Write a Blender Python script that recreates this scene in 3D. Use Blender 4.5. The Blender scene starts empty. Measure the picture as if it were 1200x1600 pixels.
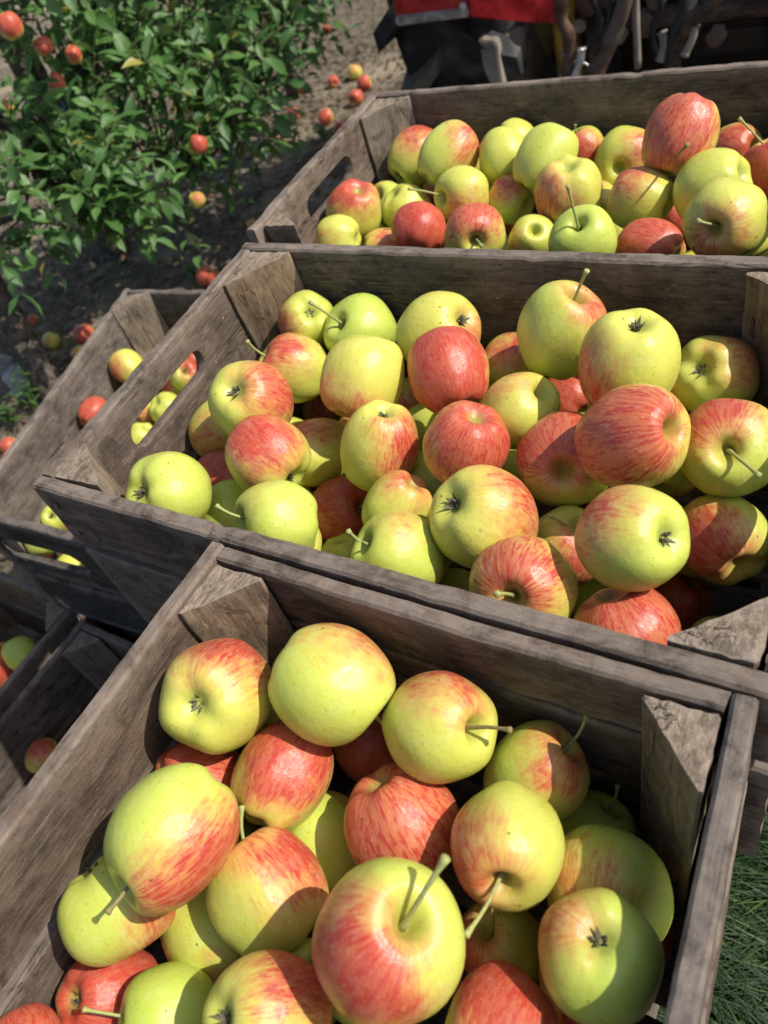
import bpy, bmesh, math, random
import numpy as np
from mathutils import Vector, Matrix, Quaternion, noise as mnoise

random.seed(7)
sc = bpy.context.scene
COL = sc.collection

# ------------------------------------------------------------------ camera
cam = bpy.data.cameras.new("camera")
cam_ob = bpy.data.objects.new("camera", cam)
COL.objects.link(cam_ob)
cam_ob.matrix_world = Matrix(((0.85397075, -0.18788043, 0.48521634, 0.0),
                              (0.44963097, 0.73575977, -0.50644797, 0.0),
                              (-0.26185100, 0.65066005, 0.71279419, 1.19),
                              (0, 0, 0, 1)))
cam.sensor_fit = 'VERTICAL'
cam.sensor_height = 36.0
cam.lens = 1239.0/1600.0*36.0
cam.clip_start = 0.01
cam.clip_end = 400.0
cam.dof.use_dof = True
cam.dof.focus_distance = 0.64
cam.dof.aperture_fstop = 8.0
sc.camera = cam_ob

# ------------------------------------------------------------------ daylight
SUN_AZ, SUN_EL = 18.0, 47.0            # azimuth from +x towards +y
w = bpy.data.worlds.new("World"); sc.world = w; w.use_nodes = True
nt = w.node_tree
for n in list(nt.nodes): nt.nodes.remove(n)
sky = nt.nodes.new('ShaderNodeTexSky'); sky.sky_type = 'NISHITA'; sky.sun_disc = False
sky.sun_elevation = math.radians(SUN_EL); sky.sun_rotation = math.radians(90.0-SUN_AZ)
sky.air_density = 1.0; sky.dust_density = 2.0; sky.ozone_density = 1.0
bg = nt.nodes.new('ShaderNodeBackground'); bg.inputs['Strength'].default_value = 0.11
wo = nt.nodes.new('ShaderNodeOutputWorld')
nt.links.new(sky.outputs[0], bg.inputs[0]); nt.links.new(bg.outputs[0], wo.inputs[0])
sun = bpy.data.lights.new("sun", 'SUN'); sun.energy = 3.7; sun.angle = math.radians(0.53); sun.color = (1.0, 0.945, 0.85)
sun_ob = bpy.data.objects.new("sun", sun); COL.objects.link(sun_ob)
_a, _e = math.radians(SUN_AZ), math.radians(SUN_EL)
SUNV = Vector((math.cos(_e)*math.cos(_a), math.cos(_e)*math.sin(_a), math.sin(_e)))
sun_ob.rotation_euler = SUNV.to_track_quat('Z', 'Y').to_euler(); sun_ob.location = SUNV*20
sc.view_settings.view_transform = 'Standard'
sc.view_settings.look = 'None'
sc.view_settings.exposure = 0.36
sc.view_settings.gamma = 1.0
sc.view_settings.use_curve_mapping = False

# ------------------------------------------------------------------ helpers
def tag(o, label=None, cat=None, group=None, kind=None):
    if label: o['label'] = label
    if cat: o['category'] = cat
    if group: o['group'] = group
    if kind: o['kind'] = kind
    return o

def thing(name, loc, label, cat, group=None):
    o = bpy.data.objects.new(name, None); COL.objects.link(o); o.location = loc
    o.empty_display_size = 0.05
    return tag(o, label, cat, group)

def add(name, me, parent=None, mat=None, M=None):
    o = bpy.data.objects.new(name, me); COL.objects.link(o)
    if mat is not None and len(me.materials) == 0: me.materials.append(mat)
    if parent is not None: o.parent = parent
    if M is not None: o.matrix_basis = M
    return o

def mesh_from(name, V, F, smooth=True, angle=None):
    me = bpy.data.meshes.new(name)
    me.from_pydata([tuple(v) for v in V], [], F)
    me.update()
    if smooth:
        me.polygons.foreach_set('use_smooth', [True]*len(me.polygons))
        if angle is not None: me.set_sharp_from_angle(angle=math.radians(angle))
    return me

def tube_data(pts, radii, seg=8, caps=True):
    pts = [Vector(p) for p in pts]; n = len(pts); V = []; F = []
    up = Vector((0.13, 0.31, 0.94)).normalized()
    for i, p in enumerate(pts):
        t = (pts[min(i+1, n-1)]-pts[max(i-1, 0)]).normalized()
        if abs(t.dot(up)) > .97: up = Vector((1, .1, 0)).normalized()
        a = t.cross(up).normalized(); b = t.cross(a).normalized()
        for k in range(seg):
            th = 2*math.pi*k/seg
            V.append(p+(a*math.cos(th)+b*math.sin(th))*radii[i])
    for i in range(n-1):
        for k in range(seg):
            k2 = (k+1) % seg
            F.append((i*seg+k, i*seg+k2, (i+1)*seg+k2, (i+1)*seg+k))
    if caps:
        F.append(tuple(range(seg))[::-1]); F.append(tuple((n-1)*seg+k for k in range(seg)))
    return V, F

def smooth_path(pts, per=5):
    P = [Vector(p) for p in pts]; out = []
    for i in range(len(P)-1):
        p0 = P[max(i-1, 0)]; p1 = P[i]; p2 = P[i+1]; p3 = P[min(i+2, len(P)-1)]
        for k in range(per):
            t = k/per
            out.append(0.5*((2*p1)+(p2-p0)*t+(2*p0-5*p1+4*p2-p3)*t*t+(3*p1-p0-3*p2+p3)*t**3))
    out.append(P[-1]); return out

def join_data(parts):
    V = []; F = []
    for v, f in parts:
        b = len(V); V += list(v); F += [tuple(i+b for i in q) for q in f]
    return V, F

def box_data(x0, x1, y0, y1, z0, z1):
    V = [(x, y, z) for x in (x0, x1) for y in (y0, y1) for z in (z0, z1)]
    return V, [(0, 1, 3, 2), (4, 6, 7, 5), (0, 4, 5, 1), (2, 3, 7, 6), (0, 2, 6, 4), (1, 5, 7, 3)]

def bevel_mesh(name, V, F, w=.004, seg=2):
    me = bpy.data.meshes.new(name); me.from_pydata([tuple(v) for v in V], [], F)
    bm = bmesh.new(); bm.from_mesh(me)
    bmesh.ops.recalc_face_normals(bm, faces=bm.faces)
    bmesh.ops.bevel(bm, geom=bm.edges[:], offset=w, segments=seg, affect='EDGES', clamp_overlap=True)
    bm.to_mesh(me); bm.free()
    me.polygons.foreach_set('use_smooth', [True]*len(me.polygons)); me.set_sharp_from_angle(angle=math.radians(40))
    return me

# ------------------------------------------------------------------ node helpers
class NB:
    def __init__(s, name):
        s.m = bpy.data.materials.new(name); s.m.use_nodes = True; s.t = s.m.node_tree
        for n in list(s.t.nodes): s.t.nodes.remove(n)
        s.out = s.t.nodes.new('ShaderNodeOutputMaterial')
    def n(s, typ, **kw):
        nd = s.t.nodes.new(typ)
        for k, v in kw.items(): setattr(nd, k, v)
        return nd
    def put(s, sock, v):
        if hasattr(v, 'is_linked'): s.t.links.new(v, sock)
        elif v is not None:
            if sock.type == 'RGBA' and len(v) == 3: v = tuple(v)+(1,)
            sock.default_value = v
    def math(s, op, a, b=None, c=None, clamp=False):
        nd = s.n('ShaderNodeMath', operation=op, use_clamp=clamp); s.put(nd.inputs[0], a)
        if b is not None: s.put(nd.inputs[1], b)
        if c is not None: s.put(nd.inputs[2], c)
        return nd.outputs[0]
    def vm(s, op, a, b=None, scale=None):
        nd = s.n('ShaderNodeVectorMath', operation=op); s.put(nd.inputs[0], a)
        if b is not None: s.put(nd.inputs[1], b)
        if scale is not None: s.put(nd.inputs['Scale'], scale)
        return nd.outputs['Value'] if op in ('DOT_PRODUCT', 'LENGTH') else nd.outputs['Vector']
    def noise(s, vec, scale=5, detail=3, rough=.55, dist=0, w=None):
        nd = s.n('ShaderNodeTexNoise')
        if w is not None: nd.noise_dimensions = '4D'; s.put(nd.inputs['W'], w)
        s.put(nd.inputs['Vector'], vec); s.put(nd.inputs['Scale'], scale); s.put(nd.inputs['Detail'], detail)
        s.put(nd.inputs['Roughness'], rough); s.put(nd.inputs['Distortion'], dist)
        return nd.outputs[0]
    def step(s, x, a, b, lo=0.0, hi=1.0):
        nd = s.n('ShaderNodeMapRange', interpolation_type='SMOOTHSTEP'); s.put(nd.inputs[0], x)
        s.put(nd.inputs[1], a); s.put(nd.inputs[2], b); s.put(nd.inputs[3], lo); s.put(nd.inputs[4], hi)
        return nd.outputs[0]
    def mix(s, f, a, b, mode='MIX'):
        nd = s.n('ShaderNodeMix', data_type='RGBA', blend_type=mode); s.put(nd.inputs[0], f)
        s.put(nd.inputs[6], a); s.put(nd.inputs[7], b); return nd.outputs[2]
    def attr(s, name):
        return s.n('ShaderNodeAttribute', attribute_type='OBJECT', attribute_name=name)
    def sep(s, v):
        nd = s.n('ShaderNodeSeparateXYZ'); s.put(nd.inputs[0], v); return nd.outputs
    def comb(s, x, y, z):
        nd = s.n('ShaderNodeCombineXYZ'); s.put(nd.inputs[0], x); s.put(nd.inputs[1], y); s.put(nd.inputs[2], z); return nd.outputs[0]
    def bump(s, h, strength=.3, dist=.002):
        nd = s.n('ShaderNodeBump'); s.put(nd.inputs['Height'], h); s.put(nd.inputs['Strength'], strength)
        s.put(nd.inputs['Distance'], dist); return nd.outputs[0]
    def bsdf(s, color, rough=.6, spec=.5, normal=None, **kw):
        nd = s.n('ShaderNodeBsdfPrincipled'); s.put(nd.inputs['Base Color'], color); s.put(nd.inputs['Roughness'], rough)
        s.put(nd.inputs['Specular IOR Level'], spec)
        if normal is not None: s.put(nd.inputs['Normal'], normal)
        for k, v in kw.items(): s.put(nd.inputs[k], v)
        return nd.outputs[0]
    def done(s, sh):
        s.t.links.new(sh, s.out.inputs[0]); return s.m

# ------------------------------------------------------------------ materials
def apple_material():
    b = NB("apple_skin")
    obj = b.n('ShaderNodeTexCoord').outputs['Object']
    info = b.n('ShaderNodeObjectInfo'); rnd = b.math('MULTIPLY', info.outputs['Random'], 57.0)
    n = b.vm('NORMALIZE', obj)
    bd = b.attr('blush_dir').outputs['Vector']; amt = b.attr('blush').outputs['Fac']
    tone = b.attr('tone').outputs['Fac']; stripe = b.attr('stripe').outputs['Fac']
    x, y, z = b.sep(obj)
    rho = b.math('SQRT', b.math('ADD', b.math('MULTIPLY', x, x), b.math('MULTIPLY', y, y)))
    flat = b.vm('NORMALIZE', b.comb(x, y, 0.0002))
    fx, fy, _ = b.sep(flat)
    # wobble the meridians slightly so streaks are not ruler straight
    wob = b.noise(n, 3.5, 2, .5, 0, rnd)
    zz = b.math('MULTIPLY', z, 3.2)
    sv = b.comb(b.math('ADD', b.math('MULTIPLY', fx, 13.0), b.math('MULTIPLY', wob, 1.6)), b.math('MULTIPLY', fy, 13.0), zz)
    st1 = b.noise(sv, 1.15, 5, .62, .35, rnd)
    sv2 = b.comb(b.math('MULTIPLY', fx, 26.0), b.math('MULTIPLY', fy, 26.0), b.math('MULTIPLY', z, 7.0))
    st2 = b.noise(sv2, 1.3, 4, .6, .5, b.math('ADD', rnd, 9.0))
    blotch = b.noise(n, 2.0, 3, .55, .3, rnd)
    d = b.vm('DOT_PRODUCT', n, bd)
    thr = b.math('MULTIPLY_ADD', amt, -1.75, 1.30)
    amp = b.math('MULTIPLY_ADD', stripe, 1.0, .30)
    dd = b.math('ADD', d, b.math('MULTIPLY', b.math('SUBTRACT', blotch, .5), 1.1))
    dd = b.math('ADD', dd, b.math('MULTIPLY', b.math('SUBTRACT', st1, .5), amp))
    dd = b.math('ADD', dd, b.math('MULTIPLY', b.math('SUBTRACT', b.noise(n, 6.5, 4, .6, .4, b.math('ADD', rnd, 31.0)), .5), .55))
    rel = b.math('SUBTRACT', dd, thr)
    m = b.step(rel, -.40, .60)
    # flesh ground colour
    yel = b.mix(b.noise(n, 3.2, 2, .5, 0, b.math('ADD', rnd, 4.0)), (0.63, 0.555, 0.075), (0.68, 0.645, 0.145))
    grn = b.mix(b.noise(n, 2.6, 2, .5, 0, b.math('ADD', rnd, 6.0)), (0.42, 0.56, 0.055), (0.54, 0.65, 0.135))
    base = b.mix(tone, yel, grn)
    fine = b.noise(sv2, 2.0, 3, .6, 0, b.math('ADD', rnd, 2.0))
    base = b.mix(b.step(fine, .50, .75, 0, .22), base, (0.46, 0.52, 0.05))
    # red over it
    deep = b.mix(b.noise(n, 2.4, 3, .5, 0, b.math('ADD', rnd, 12.0)), (0.40, 0.024, 0.026), (0.54, 0.050, 0.042))
    pink = (0.64, 0.225, 0.095)
    sdark = b.step(b.math('ADD', st1, b.math('MULTIPLY', st2, .5)), .70, .86)
    sd = b.mix(stripe, b.comb(.55, .55, .55), b.comb(sdark, sdark, sdark))
    sdf = b.math('ADD', b.math('MULTIPLY', sdark, b.math('MULTIPLY_ADD', stripe, .5, .28)), b.math('MULTIPLY', b.step(rel, .10, .65), b.math('MULTIPLY_ADD', stripe, -.45, .78)), clamp=True)
    red = b.mix(sdf, pink, deep)
    col = b.mix(b.math('MULTIPLY', m, .97), base, red)
    # lenticels
    vor = b.n('ShaderNodeTexVoronoi', feature='F1'); b.put(vor.inputs['Vector'], b.vm('ADD', n, b.comb(rnd, 0.0, 0.0))); b.put(vor.inputs['Scale'], 13.0)
    vsep = b.sep(vor.outputs['Color'])
    lsz = b.math('MULTIPLY_ADD', b.math('POWER', vsep[0], 2.0), .26, .10)
    lent = b.math('SUBTRACT', 1.0, b.step(vor.outputs['Distance'], b.math('MULTIPLY', lsz, .5), lsz))
    lcol = b.mix(m, (0.30, 0.33, 0.04), (0.72, 0.42, 0.20))
    col = b.mix(b.math('MULTIPLY', lent, b.math('MULTIPLY_ADD', m, -.28, .58)), col, lcol)
    # scab specks, rare
    v2 = b.n('ShaderNodeTexVoronoi', feature='F1'); b.put(v2.inputs['Vector'], b.vm('ADD', n, b.comb(0.0, rnd, b.math('MULTIPLY', b.noise(n, 9, 2), .12)))); b.put(v2.inputs['Scale'], 3.3)
    s2 = b.sep(v2.outputs['Color'])
    spk = b.math('MULTIPLY', b.math('SUBTRACT', 1.0, b.step(v2.outputs['Distance'], .05, .12)), b.step(s2[1], .68, .72))
    col = b.mix(b.math('MULTIPLY', spk, .75), col, (0.13, 0.075, 0.025))
    # stem hollow greenish russet, calyx basin greener
    top = b.math('MULTIPLY', b.step(rho, .34, .10), b.step(z, .2, .4))
    topr = b.math('MULTIPLY', top, b.step(b.noise(n, 14, 3, .6, 0, rnd), .35, .7, .45, 1.0))
    col = b.mix(b.math('MULTIPLY', topr, .8), col, (0.34, 0.36, 0.055))
    bot = b.math('MULTIPLY', b.step(rho, .32, .08), b.step(z, -.2, -.4))
    col = b.mix(b.math('MULTIPLY', bot, .7), col, (0.30, 0.36, 0.07))
    # waxy bloom
    bl = b.noise(n, 5.0, 4, .65, .2, b.math('ADD', rnd, 20.0))
    col = b.mix(b.step(bl, .45, .8, 0.0, .10), col, (0.75, 0.72, 0.66))
    rough = b.step(bl, .3, .75, .25, .44)
    h = b.math('ADD', b.math('MULTIPLY', b.noise(n, 60, 2, .5), .35), b.math('MULTIPLY', b.noise(n, 7, 2, .5, 0, rnd), 1.0))
    nm = b.bump(h, .12, .02)
    return b.done(b.bsdf(col, rough, .45, nm, **{'Subsurface Weight': .10, 'Subsurface Radius': (0.006, 0.003, 0.001), 'Subsurface Scale': 1.0}))

def wood_material(name, lo, hi, stain, dark=.6, endgrain=False):
    b = NB(name)
    obj = b.n('ShaderNodeTexCoord').outputs['Object']
    info = b.n('ShaderNodeObjectInfo'); rnd = info.outputs['Random']
    off = b.comb(b.math('MULTIPLY', rnd, 31.0), b.math('MULTIPLY', rnd, 17.0), b.math('MULTIPLY', rnd, 53.0))
    p = b.vm('ADD', obj, off)
    warp = b.noise(p, 6.0, 2, .5)
    pw = b.vm('ADD', p, b.vm('SCALE', b.comb(0.0, warp, warp), None, .03))
    g1 = b.noise(b.vm('MULTIPLY', pw, (5.0, 190.0, 190.0)), 1.0, 6, .7)
    g2 = b.noise(b.vm('MULTIPLY', pw, (2.2, 44.0, 44.0)), 1.0, 4, .6, .6)
    g3 = b.noise(b.vm('MULTIPLY', pw, (16.0, 420.0, 420.0)), 1.0, 2, .6)
    saw = b.noise(b.vm('MULTIPLY', p, (260.0, 9.0, 9.0)), 1.0, 2, .5)
    big = b.noise(p, 9.0, 4, .6, .4)
    spot = b.noise(p, 34.0, 4, .65, .6)
    g4 = b.noise(b.vm('MULTIPLY', p, (70.0, 300.0, 300.0)), 1.0, 5, .75)
    mott = b.noise(b.vm('MULTIPLY', p, (22.0, 34.0, 34.0)), 1.0, 7, .68, .3)
    t = b.math('ADD', b.math('MULTIPLY', g1, .24), b.math('ADD', b.math('MULTIPLY', g2, .20), b.math('MULTIPLY', g4, .28)))
    t = b.math('ADD', t, b.math('MULTIPLY', mott, .42))
    t = b.step(t, .40, .76)
    col = b.mix(t, lo, hi)
    fl = b.noise(b.vm('MULTIPLY', p, (75.0, 330.0, 330.0)), 1.0, 3, .55)
    fl = b.math('MULTIPLY', b.step(fl, .60, .68), b.step(b.noise(p, 14.0, 2), .50, .66))
    col = b.mix(b.math('MULTIPLY', fl, .5), col, tuple(c*1.45 for c in hi))
    hue = b.mix(b.math('FRACT', b.math('MULTIPLY', rnd, 7.31)), (1.10, .98, .86), (.90, .97, 1.04))
    col = b.mix(1.0, col, hue, 'MULTIPLY')
    val = b.math('MULTIPLY_ADD', b.math('FRACT', b.math('MULTIPLY', rnd, 3.77)), .34, .83)
    col = b.mix(1.0, col, b.comb(val, val, val), 'MULTIPLY')
    col = b.mix(b.step(big, .50, .72, 0, dark), col, stain)
    col = b.mix(b.step(spot, .60, .70, 0, .65), col, stain)
    cr = b.step(g1, .345, .27)
    col = b.mix(b.math('MULTIPLY', cr, .8), col, (0.022, 0.017, 0.013))
    if endgrain:
        on = b.sep(b.n('ShaderNodeTexCoord').outputs['Normal'])
        eg = b.step(on[0], .6, .85)
        pit = b.noise(b.vm('MULTIPLY', p, (1.0, 330.0, 120.0)), 1.0, 5, .7)
        ecol = b.mix(b.step(pit, .34, .66), (0.14, 0.105, 0.075), (0.37, 0.295, 0.215))
        col = b.mix(b.math('MULTIPLY', eg, .8), col, ecol)
    blot = b.noise(b.vm('MULTIPLY', p, (9.0, 22.0, 22.0)), 1.0, 6, .7, .8)
    col = b.mix(b.step(blot, .57, .66, 0, .62), col, stain)
    col = b.mix(b.step(blot, .42, .33, 0, .35), col, tuple(c*1.35 for c in hi))
    col = b.mix(b.step(b.noise(b.vm('MULTIPLY', b.vm('ADD', p, (3.1, 1.7, 5.3)), (14.0, 40.0, 40.0)), 1.0, 5, .72, 1.0), .585, .625, 0, .6), col, stain)
    ck = b.math('ABSOLUTE', b.math('SUBTRACT', b.noise(b.vm('MULTIPLY', pw, (2.6, 75.0, 75.0)), 1.0, 3, .55, .3), .5))
    ck = b.math('MULTIPLY', b.step(ck, .018, .004), b.step(b.noise(b.vm('MULTIPLY', p, (5.0, 11.0, 11.0)), 1.0, 3), .52, .60))
    col = b.mix(b.math('MULTIPLY', ck, .85), col, (0.016, 0.013, 0.011))
    grit = b.noise(p, 620.0, 3, .7)
    col = b.mix(b.step(grit, .58, .70, 0, .32), col, tuple(min(1, c*1.7) for c in hi))
    col = b.mix(b.step(grit, .42, .30, 0, .45), col, stain)
    # pale worn fibres and crumbs
    scr = b.math('MULTIPLY', b.step(g3, .60, .70), b.step(big, .66, .40))
    col = b.mix(b.math('MULTIPLY', scr, .22), col, (0.38, 0.33, 0.27))
    v = b.n('ShaderNodeTexVoronoi', feature='F1'); b.put(v.inputs['Vector'], p); b.put(v.inputs['Scale'], 75.0)
    vs = b.sep(v.outputs['Color'])
    sp = b.math('MULTIPLY', b.math('SUBTRACT', 1.0, b.step(v.outputs['Distance'], .05, .10)), b.step(vs[0], .93, .95))
    col = b.mix(b.math('MULTIPLY', sp, .7), col, (0.48, 0.45, 0.40))
    pt = b.n('ShaderNodeNewGeometry').outputs['Pointiness']
    worn = b.math('MULTIPLY', b.step(pt, .515, .56), b.step(spot, .34, .58))
    col = b.mix(b.math('MULTIPLY', worn, .42), col, (0.33, 0.27, 0.22))
    h = b.math('ADD', b.math('MULTIPLY', g1, 1.0), b.math('MULTIPLY', g3, .35))
    h = b.math('SUBTRACT', h, b.math('ADD', b.math('MULTIPLY', cr, .8), b.math('MULTIPLY', ck, 1.5))); h = b.math('ADD', h, b.math('MULTIPLY', saw, .18))
    h = b.math('ADD', h, b.math('ADD', b.math('MULTIPLY', big, .6), b.math('ADD', b.math('MULTIPLY', g4, .7), b.math('MULTIPLY', grit, .3))))
    return b.done(b.bsdf(col, b.step(g1, .3, .7, .80, .95), .12, b.bump(h, .55, .0016)))

def plain(name, color, rough=.6, spec=.4, metal=0.0, var=.25, scale=20, bump=.2, dist=.003, worn=None):
    b = NB(name)
    obj = b.n('ShaderNodeTexCoord').outputs['Object']
    rnd = b.n('ShaderNodeObjectInfo').outputs['Random']
    p = b.vm('ADD', obj, b.comb(b.math('MULTIPLY', rnd, 13.0), 0.0, 0.0))
    n1 = b.noise(p, scale, 5, .62, .2); n2 = b.noise(p, scale*.22, 3, .6)
    dk = tuple(c*(1-var*1.4) for c in color); lt = tuple(min(1, c*(1+var)) for c in color)
    col = b.mix(b.step(n1, .3, .7), dk, lt)
    if worn is not None: col = b.mix(b.step(n2, .50, .60, 0, .85), col, worn)
    else: col = b.mix(b.step(n2, .45, .7, 0, .5), col, dk)
    return b.done(b.bsdf(col, b.step(n1, .3, .7, rough-.1, min(1, rough+.12)), spec, b.bump(n1, bump, dist), Metallic=metal))

def leaf_material(name, top1, top2, under):
    b = NB(name)
    rnd = b.n('ShaderNodeObjectInfo').outputs['Random']
    geo = b.n('ShaderNodeNewGeometry'); ri = geo.outputs['Random Per Island']
    r = b.math('FRACT', b.math('ADD', b.math('MULTIPLY', rnd, 5.0), b.math('MULTIPLY', ri, 3.0)))
    uv = b.n('ShaderNodeUVMap').outputs[0]
    u, v, _ = b.sep(uv)
    mid = b.step(b.math('ABSOLUTE', b.math('SUBTRACT', u, .5)), .035, .012)
    w1 = b.math('SINE', b.math('MULTIPLY', b.math('SUBTRACT', v, b.math('MULTIPLY', b.math('ABSOLUTE', b.math('SUBTRACT', u, .5)), .7)), 52.0))
    veins = b.step(w1, .75, 1.0)
    col = b.mix(r, top1, top2)
    col = b.mix(b.step(b.noise(b.n('ShaderNodeTexCoord').outputs['Object'], 30, 3), .5, .8, 0, .4), col, tuple(c*1.5 for c in top2))
    col = b.mix(b.math('MULTIPLY', mid, .55), col, (0.20, 0.26, 0.08))
    col = b.mix(b.math('MULTIPLY', veins, .22), col, (0.14, 0.20, 0.06))
    old = b.step(r, .984, .988)
    col = b.mix(old, col, (0.33, 0.30, 0.06))
    col = b.mix(geo.outputs['Backfacing'], col, under)
    h = b.math('SUBTRACT', b.math('MULTIPLY', w1, .4), b.math('MULTIPLY', mid, 1.0))
    sh = b.bsdf(col, .38, .5, b.bump(h, .35, .002))
    tr = b.n('ShaderNodeBsdfTranslucent'); b.put(tr.inputs[0], b.mix(.5, col, (0.20, 0.32, 0.03)))
    ms = b.n('ShaderNodeMixShader'); ms.inputs[0].default_value = .22
    b.t.links.new(sh, ms.inputs[1]); b.t.links.new(tr.outputs[0], ms.inputs[2])
    return b.done(ms.outputs[0])

def ground_material():
    b = NB("soil")
    p = b.n('ShaderNodeNewGeometry').outputs['Position']
    n1 = b.noise(p, 3.0, 5, .6, .3); n2 = b.noise(p, 22.0, 6, .7, .3); n3 = b.noise(p, 110.0, 4, .7)
    n4 = b.noise(p, 1.1, 4, .6, .5)
    col = b.mix(b.step(n2, .3, .72), (0.072, 0.056, 0.041), (0.30, 0.245, 0.185))
    col = b.mix(b.step(n1, .48, .66, 0, .85), col, b.mix(n3, (0.26, 0.215, 0.145), (0.47, 0.395, 0.28)))
    col = b.mix(b.step(n3, .55, .75, 0, .5), col, (0.33, 0.28, 0.21))
    col = b.mix(b.step(n4, .56, .66, 0, .55), col, b.mix(n2, (0.045, 0.065, 0.022), (0.12, 0.12, 0.05)))
    h = b.math('ADD', b.math('MULTIPLY', n2, 1.0), b.math('MULTIPLY', n3, .35))
    return b.done(b.bsdf(col, .95, .1, b.bump(h, .9, .02)))

def blade_material(name, c1, c2, c3):
    b = NB(name)
    ri = b.n('ShaderNodeNewGeometry').outputs['Random Per Island']
    col = b.mix(ri, c1, c2); col = b.mix(b.step(ri, .86, .90), col, c3)
    sh = b.bsdf(col, .5, .3)
    tr = b.n('ShaderNodeBsdfTranslucent'); b.put(tr.inputs[0], col)
    ms = b.n('ShaderNodeMixShader'); ms.inputs[0].default_value = .3
    b.t.links.new(sh, ms.inputs[1]); b.t.links.new(tr.outputs[0], ms.inputs[2])
    return b.done(ms.outputs[0])

M_APPLE = apple_material()
M_WOOD = wood_material("weathered_wood", (0.038, 0.030, 0.025), (0.232, 0.186, 0.155), (0.050, 0.040, 0.032))
M_POST = wood_material("corner_block_wood", (0.085, 0.064, 0.046), (0.33, 0.26, 0.19), (0.065, 0.052, 0.040), .45, True)
M_WOODSHADE = wood_material("wood_with_shade_in_colour", (0.022, 0.021, 0.022), (0.090, 0.084, 0.082), (0.018, 0.016, 0.016))  # same crate wood, darkened to carry shade in its colour
M_STEM = plain("stem_skin", (0.40, 0.42, 0.14), .5, .4, 0, .3, 90, .2)
M_STEMB = plain("stem_brown", (0.30, 0.24, 0.10), .6, .3, 0, .3, 90, .2)
M_CALYX = plain("dried_calyx", (0.20, 0.175, 0.115), .9, .1, 0, .5, 120, .3)
M_NAIL = plain("old_nail", (0.20, 0.17, 0.15), .6, .5, .7, .3, 200)
M_BARK = plain("bark", (0.125, 0.105, 0.085), .9, .15, 0, .5, 45, 1.0, .012)
M_TWIG = plain("twig_bark", (0.11, 0.085, 0.06), .85, .2, 0, .4, 60)
M_LEAF = leaf_material("apple_leaf", (0.040, 0.115, 0.028), (0.105, 0.225, 0.052), (0.18, 0.28, 0.12))
M_WEED = leaf_material("weed_leaf", (0.07, 0.15, 0.03), (0.11, 0.20, 0.04), (0.13, 0.20, 0.07))
M_SOIL = ground_material()
M_GRASS = blade_material("grass_blade", (0.008, 0.032, 0.005), (0.026, 0.074, 0.011), (0.08, 0.13, 0.03))
M_DRY = blade_material("dry_grass_blade", (0.16, 0.13, 0.075), (0.30, 0.25, 0.16), (0.09, 0.12, 0.04))
M_LITTER = blade_material("leaf_litter", (0.13, 0.085, 0.045), (0.24, 0.16, 0.08), (0.30, 0.24, 0.09))
M_STONE = plain("field_stone", (0.33, 0.32, 0.30), .9, .2, 0, .35, 30, .6, .01)
M_RUBBER = plain("tyre_rubber", (0.028, 0.030, 0.034), .8, .3, 0, .4, 14, .4, .006, worn=(0.16, 0.14, 0.115))
M_RED = plain("red_paint", (0.50, 0.020, 0.022), .32, .5, 0, .35, 16, .15, .002, worn=(0.25, 0.05, 0.045))
M_CHIP = plain("chipped_primer", (0.36, 0.30, 0.27), .8, .2, 0, .4, 22, .3, .003, worn=(0.30, 0.05, 0.04))
M_RUST = plain("rusty_steel", (0.105, 0.062, 0.042), .75, .4, .35, .5, 26, .5, .004, worn=(0.16, 0.12, 0.10))
M_DARK = plain("oily_casting", (0.030, 0.025, 0.022), .7, .4, .2, .5, 16, .5, .006, worn=(0.055, 0.035, 0.022))
M_YELL = plain("old_yellow_paint", (0.30, 0.19, 0.025), .6, .4, 0, .4, 30, .2, .003, worn=(0.10, 0.06, 0.02))
M_GREYP = plain("mud_grey_paint", (0.27, 0.235, 0.195), .8, .3, 0, .25, 24, .3, .003)
M_ZINC = plain("bright_steel", (0.55, 0.56, 0.56), .4, .5, .6, .2, 40)
M_HOSE = plain("black_hose", (0.025, 0.025, 0.028), .5, .4, 0, .3, 30)

# ------------------------------------------------------------------ ground
def hgt(x, y):
    return (mnoise.noise(Vector((x*1.3, y*1.3, 0)))*.018 + mnoise.noise(Vector((x*5, y*5, 3)))*.010
            + mnoise.noise(Vector((x*16, y*16, 5)))*.005)
def axis(fine0, fine1, step, far):
    a = list(np.arange(fine0, fine1, step)); lo = []; hi = []; d = step
    v = fine0
    while v > -far: d *= 1.35; v -= d; lo.append(v)
    d = step; v = a[-1]
    while v < far: d *= 1.35; v += d; hi.append(v)
    return lo[::-1]+a+hi
XS = axis(-5.0, .8, .045, 150); YS = axis(-.4, 5.2, .045, 150)
V = [(x, y, hgt(x, y) if abs(x) < 12 and abs(y) < 12 else 0) for y in YS for x in XS]
nx = len(XS)
F = [(j*nx+i, j*nx+i+1, (j+1)*nx+i+1, (j+1)*nx+i) for j in range(len(YS)-1) for i in range(nx-1)]
g = add("ground", mesh_from("ground", V, F), None, M_SOIL); tag(g, kind='structure')
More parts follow.
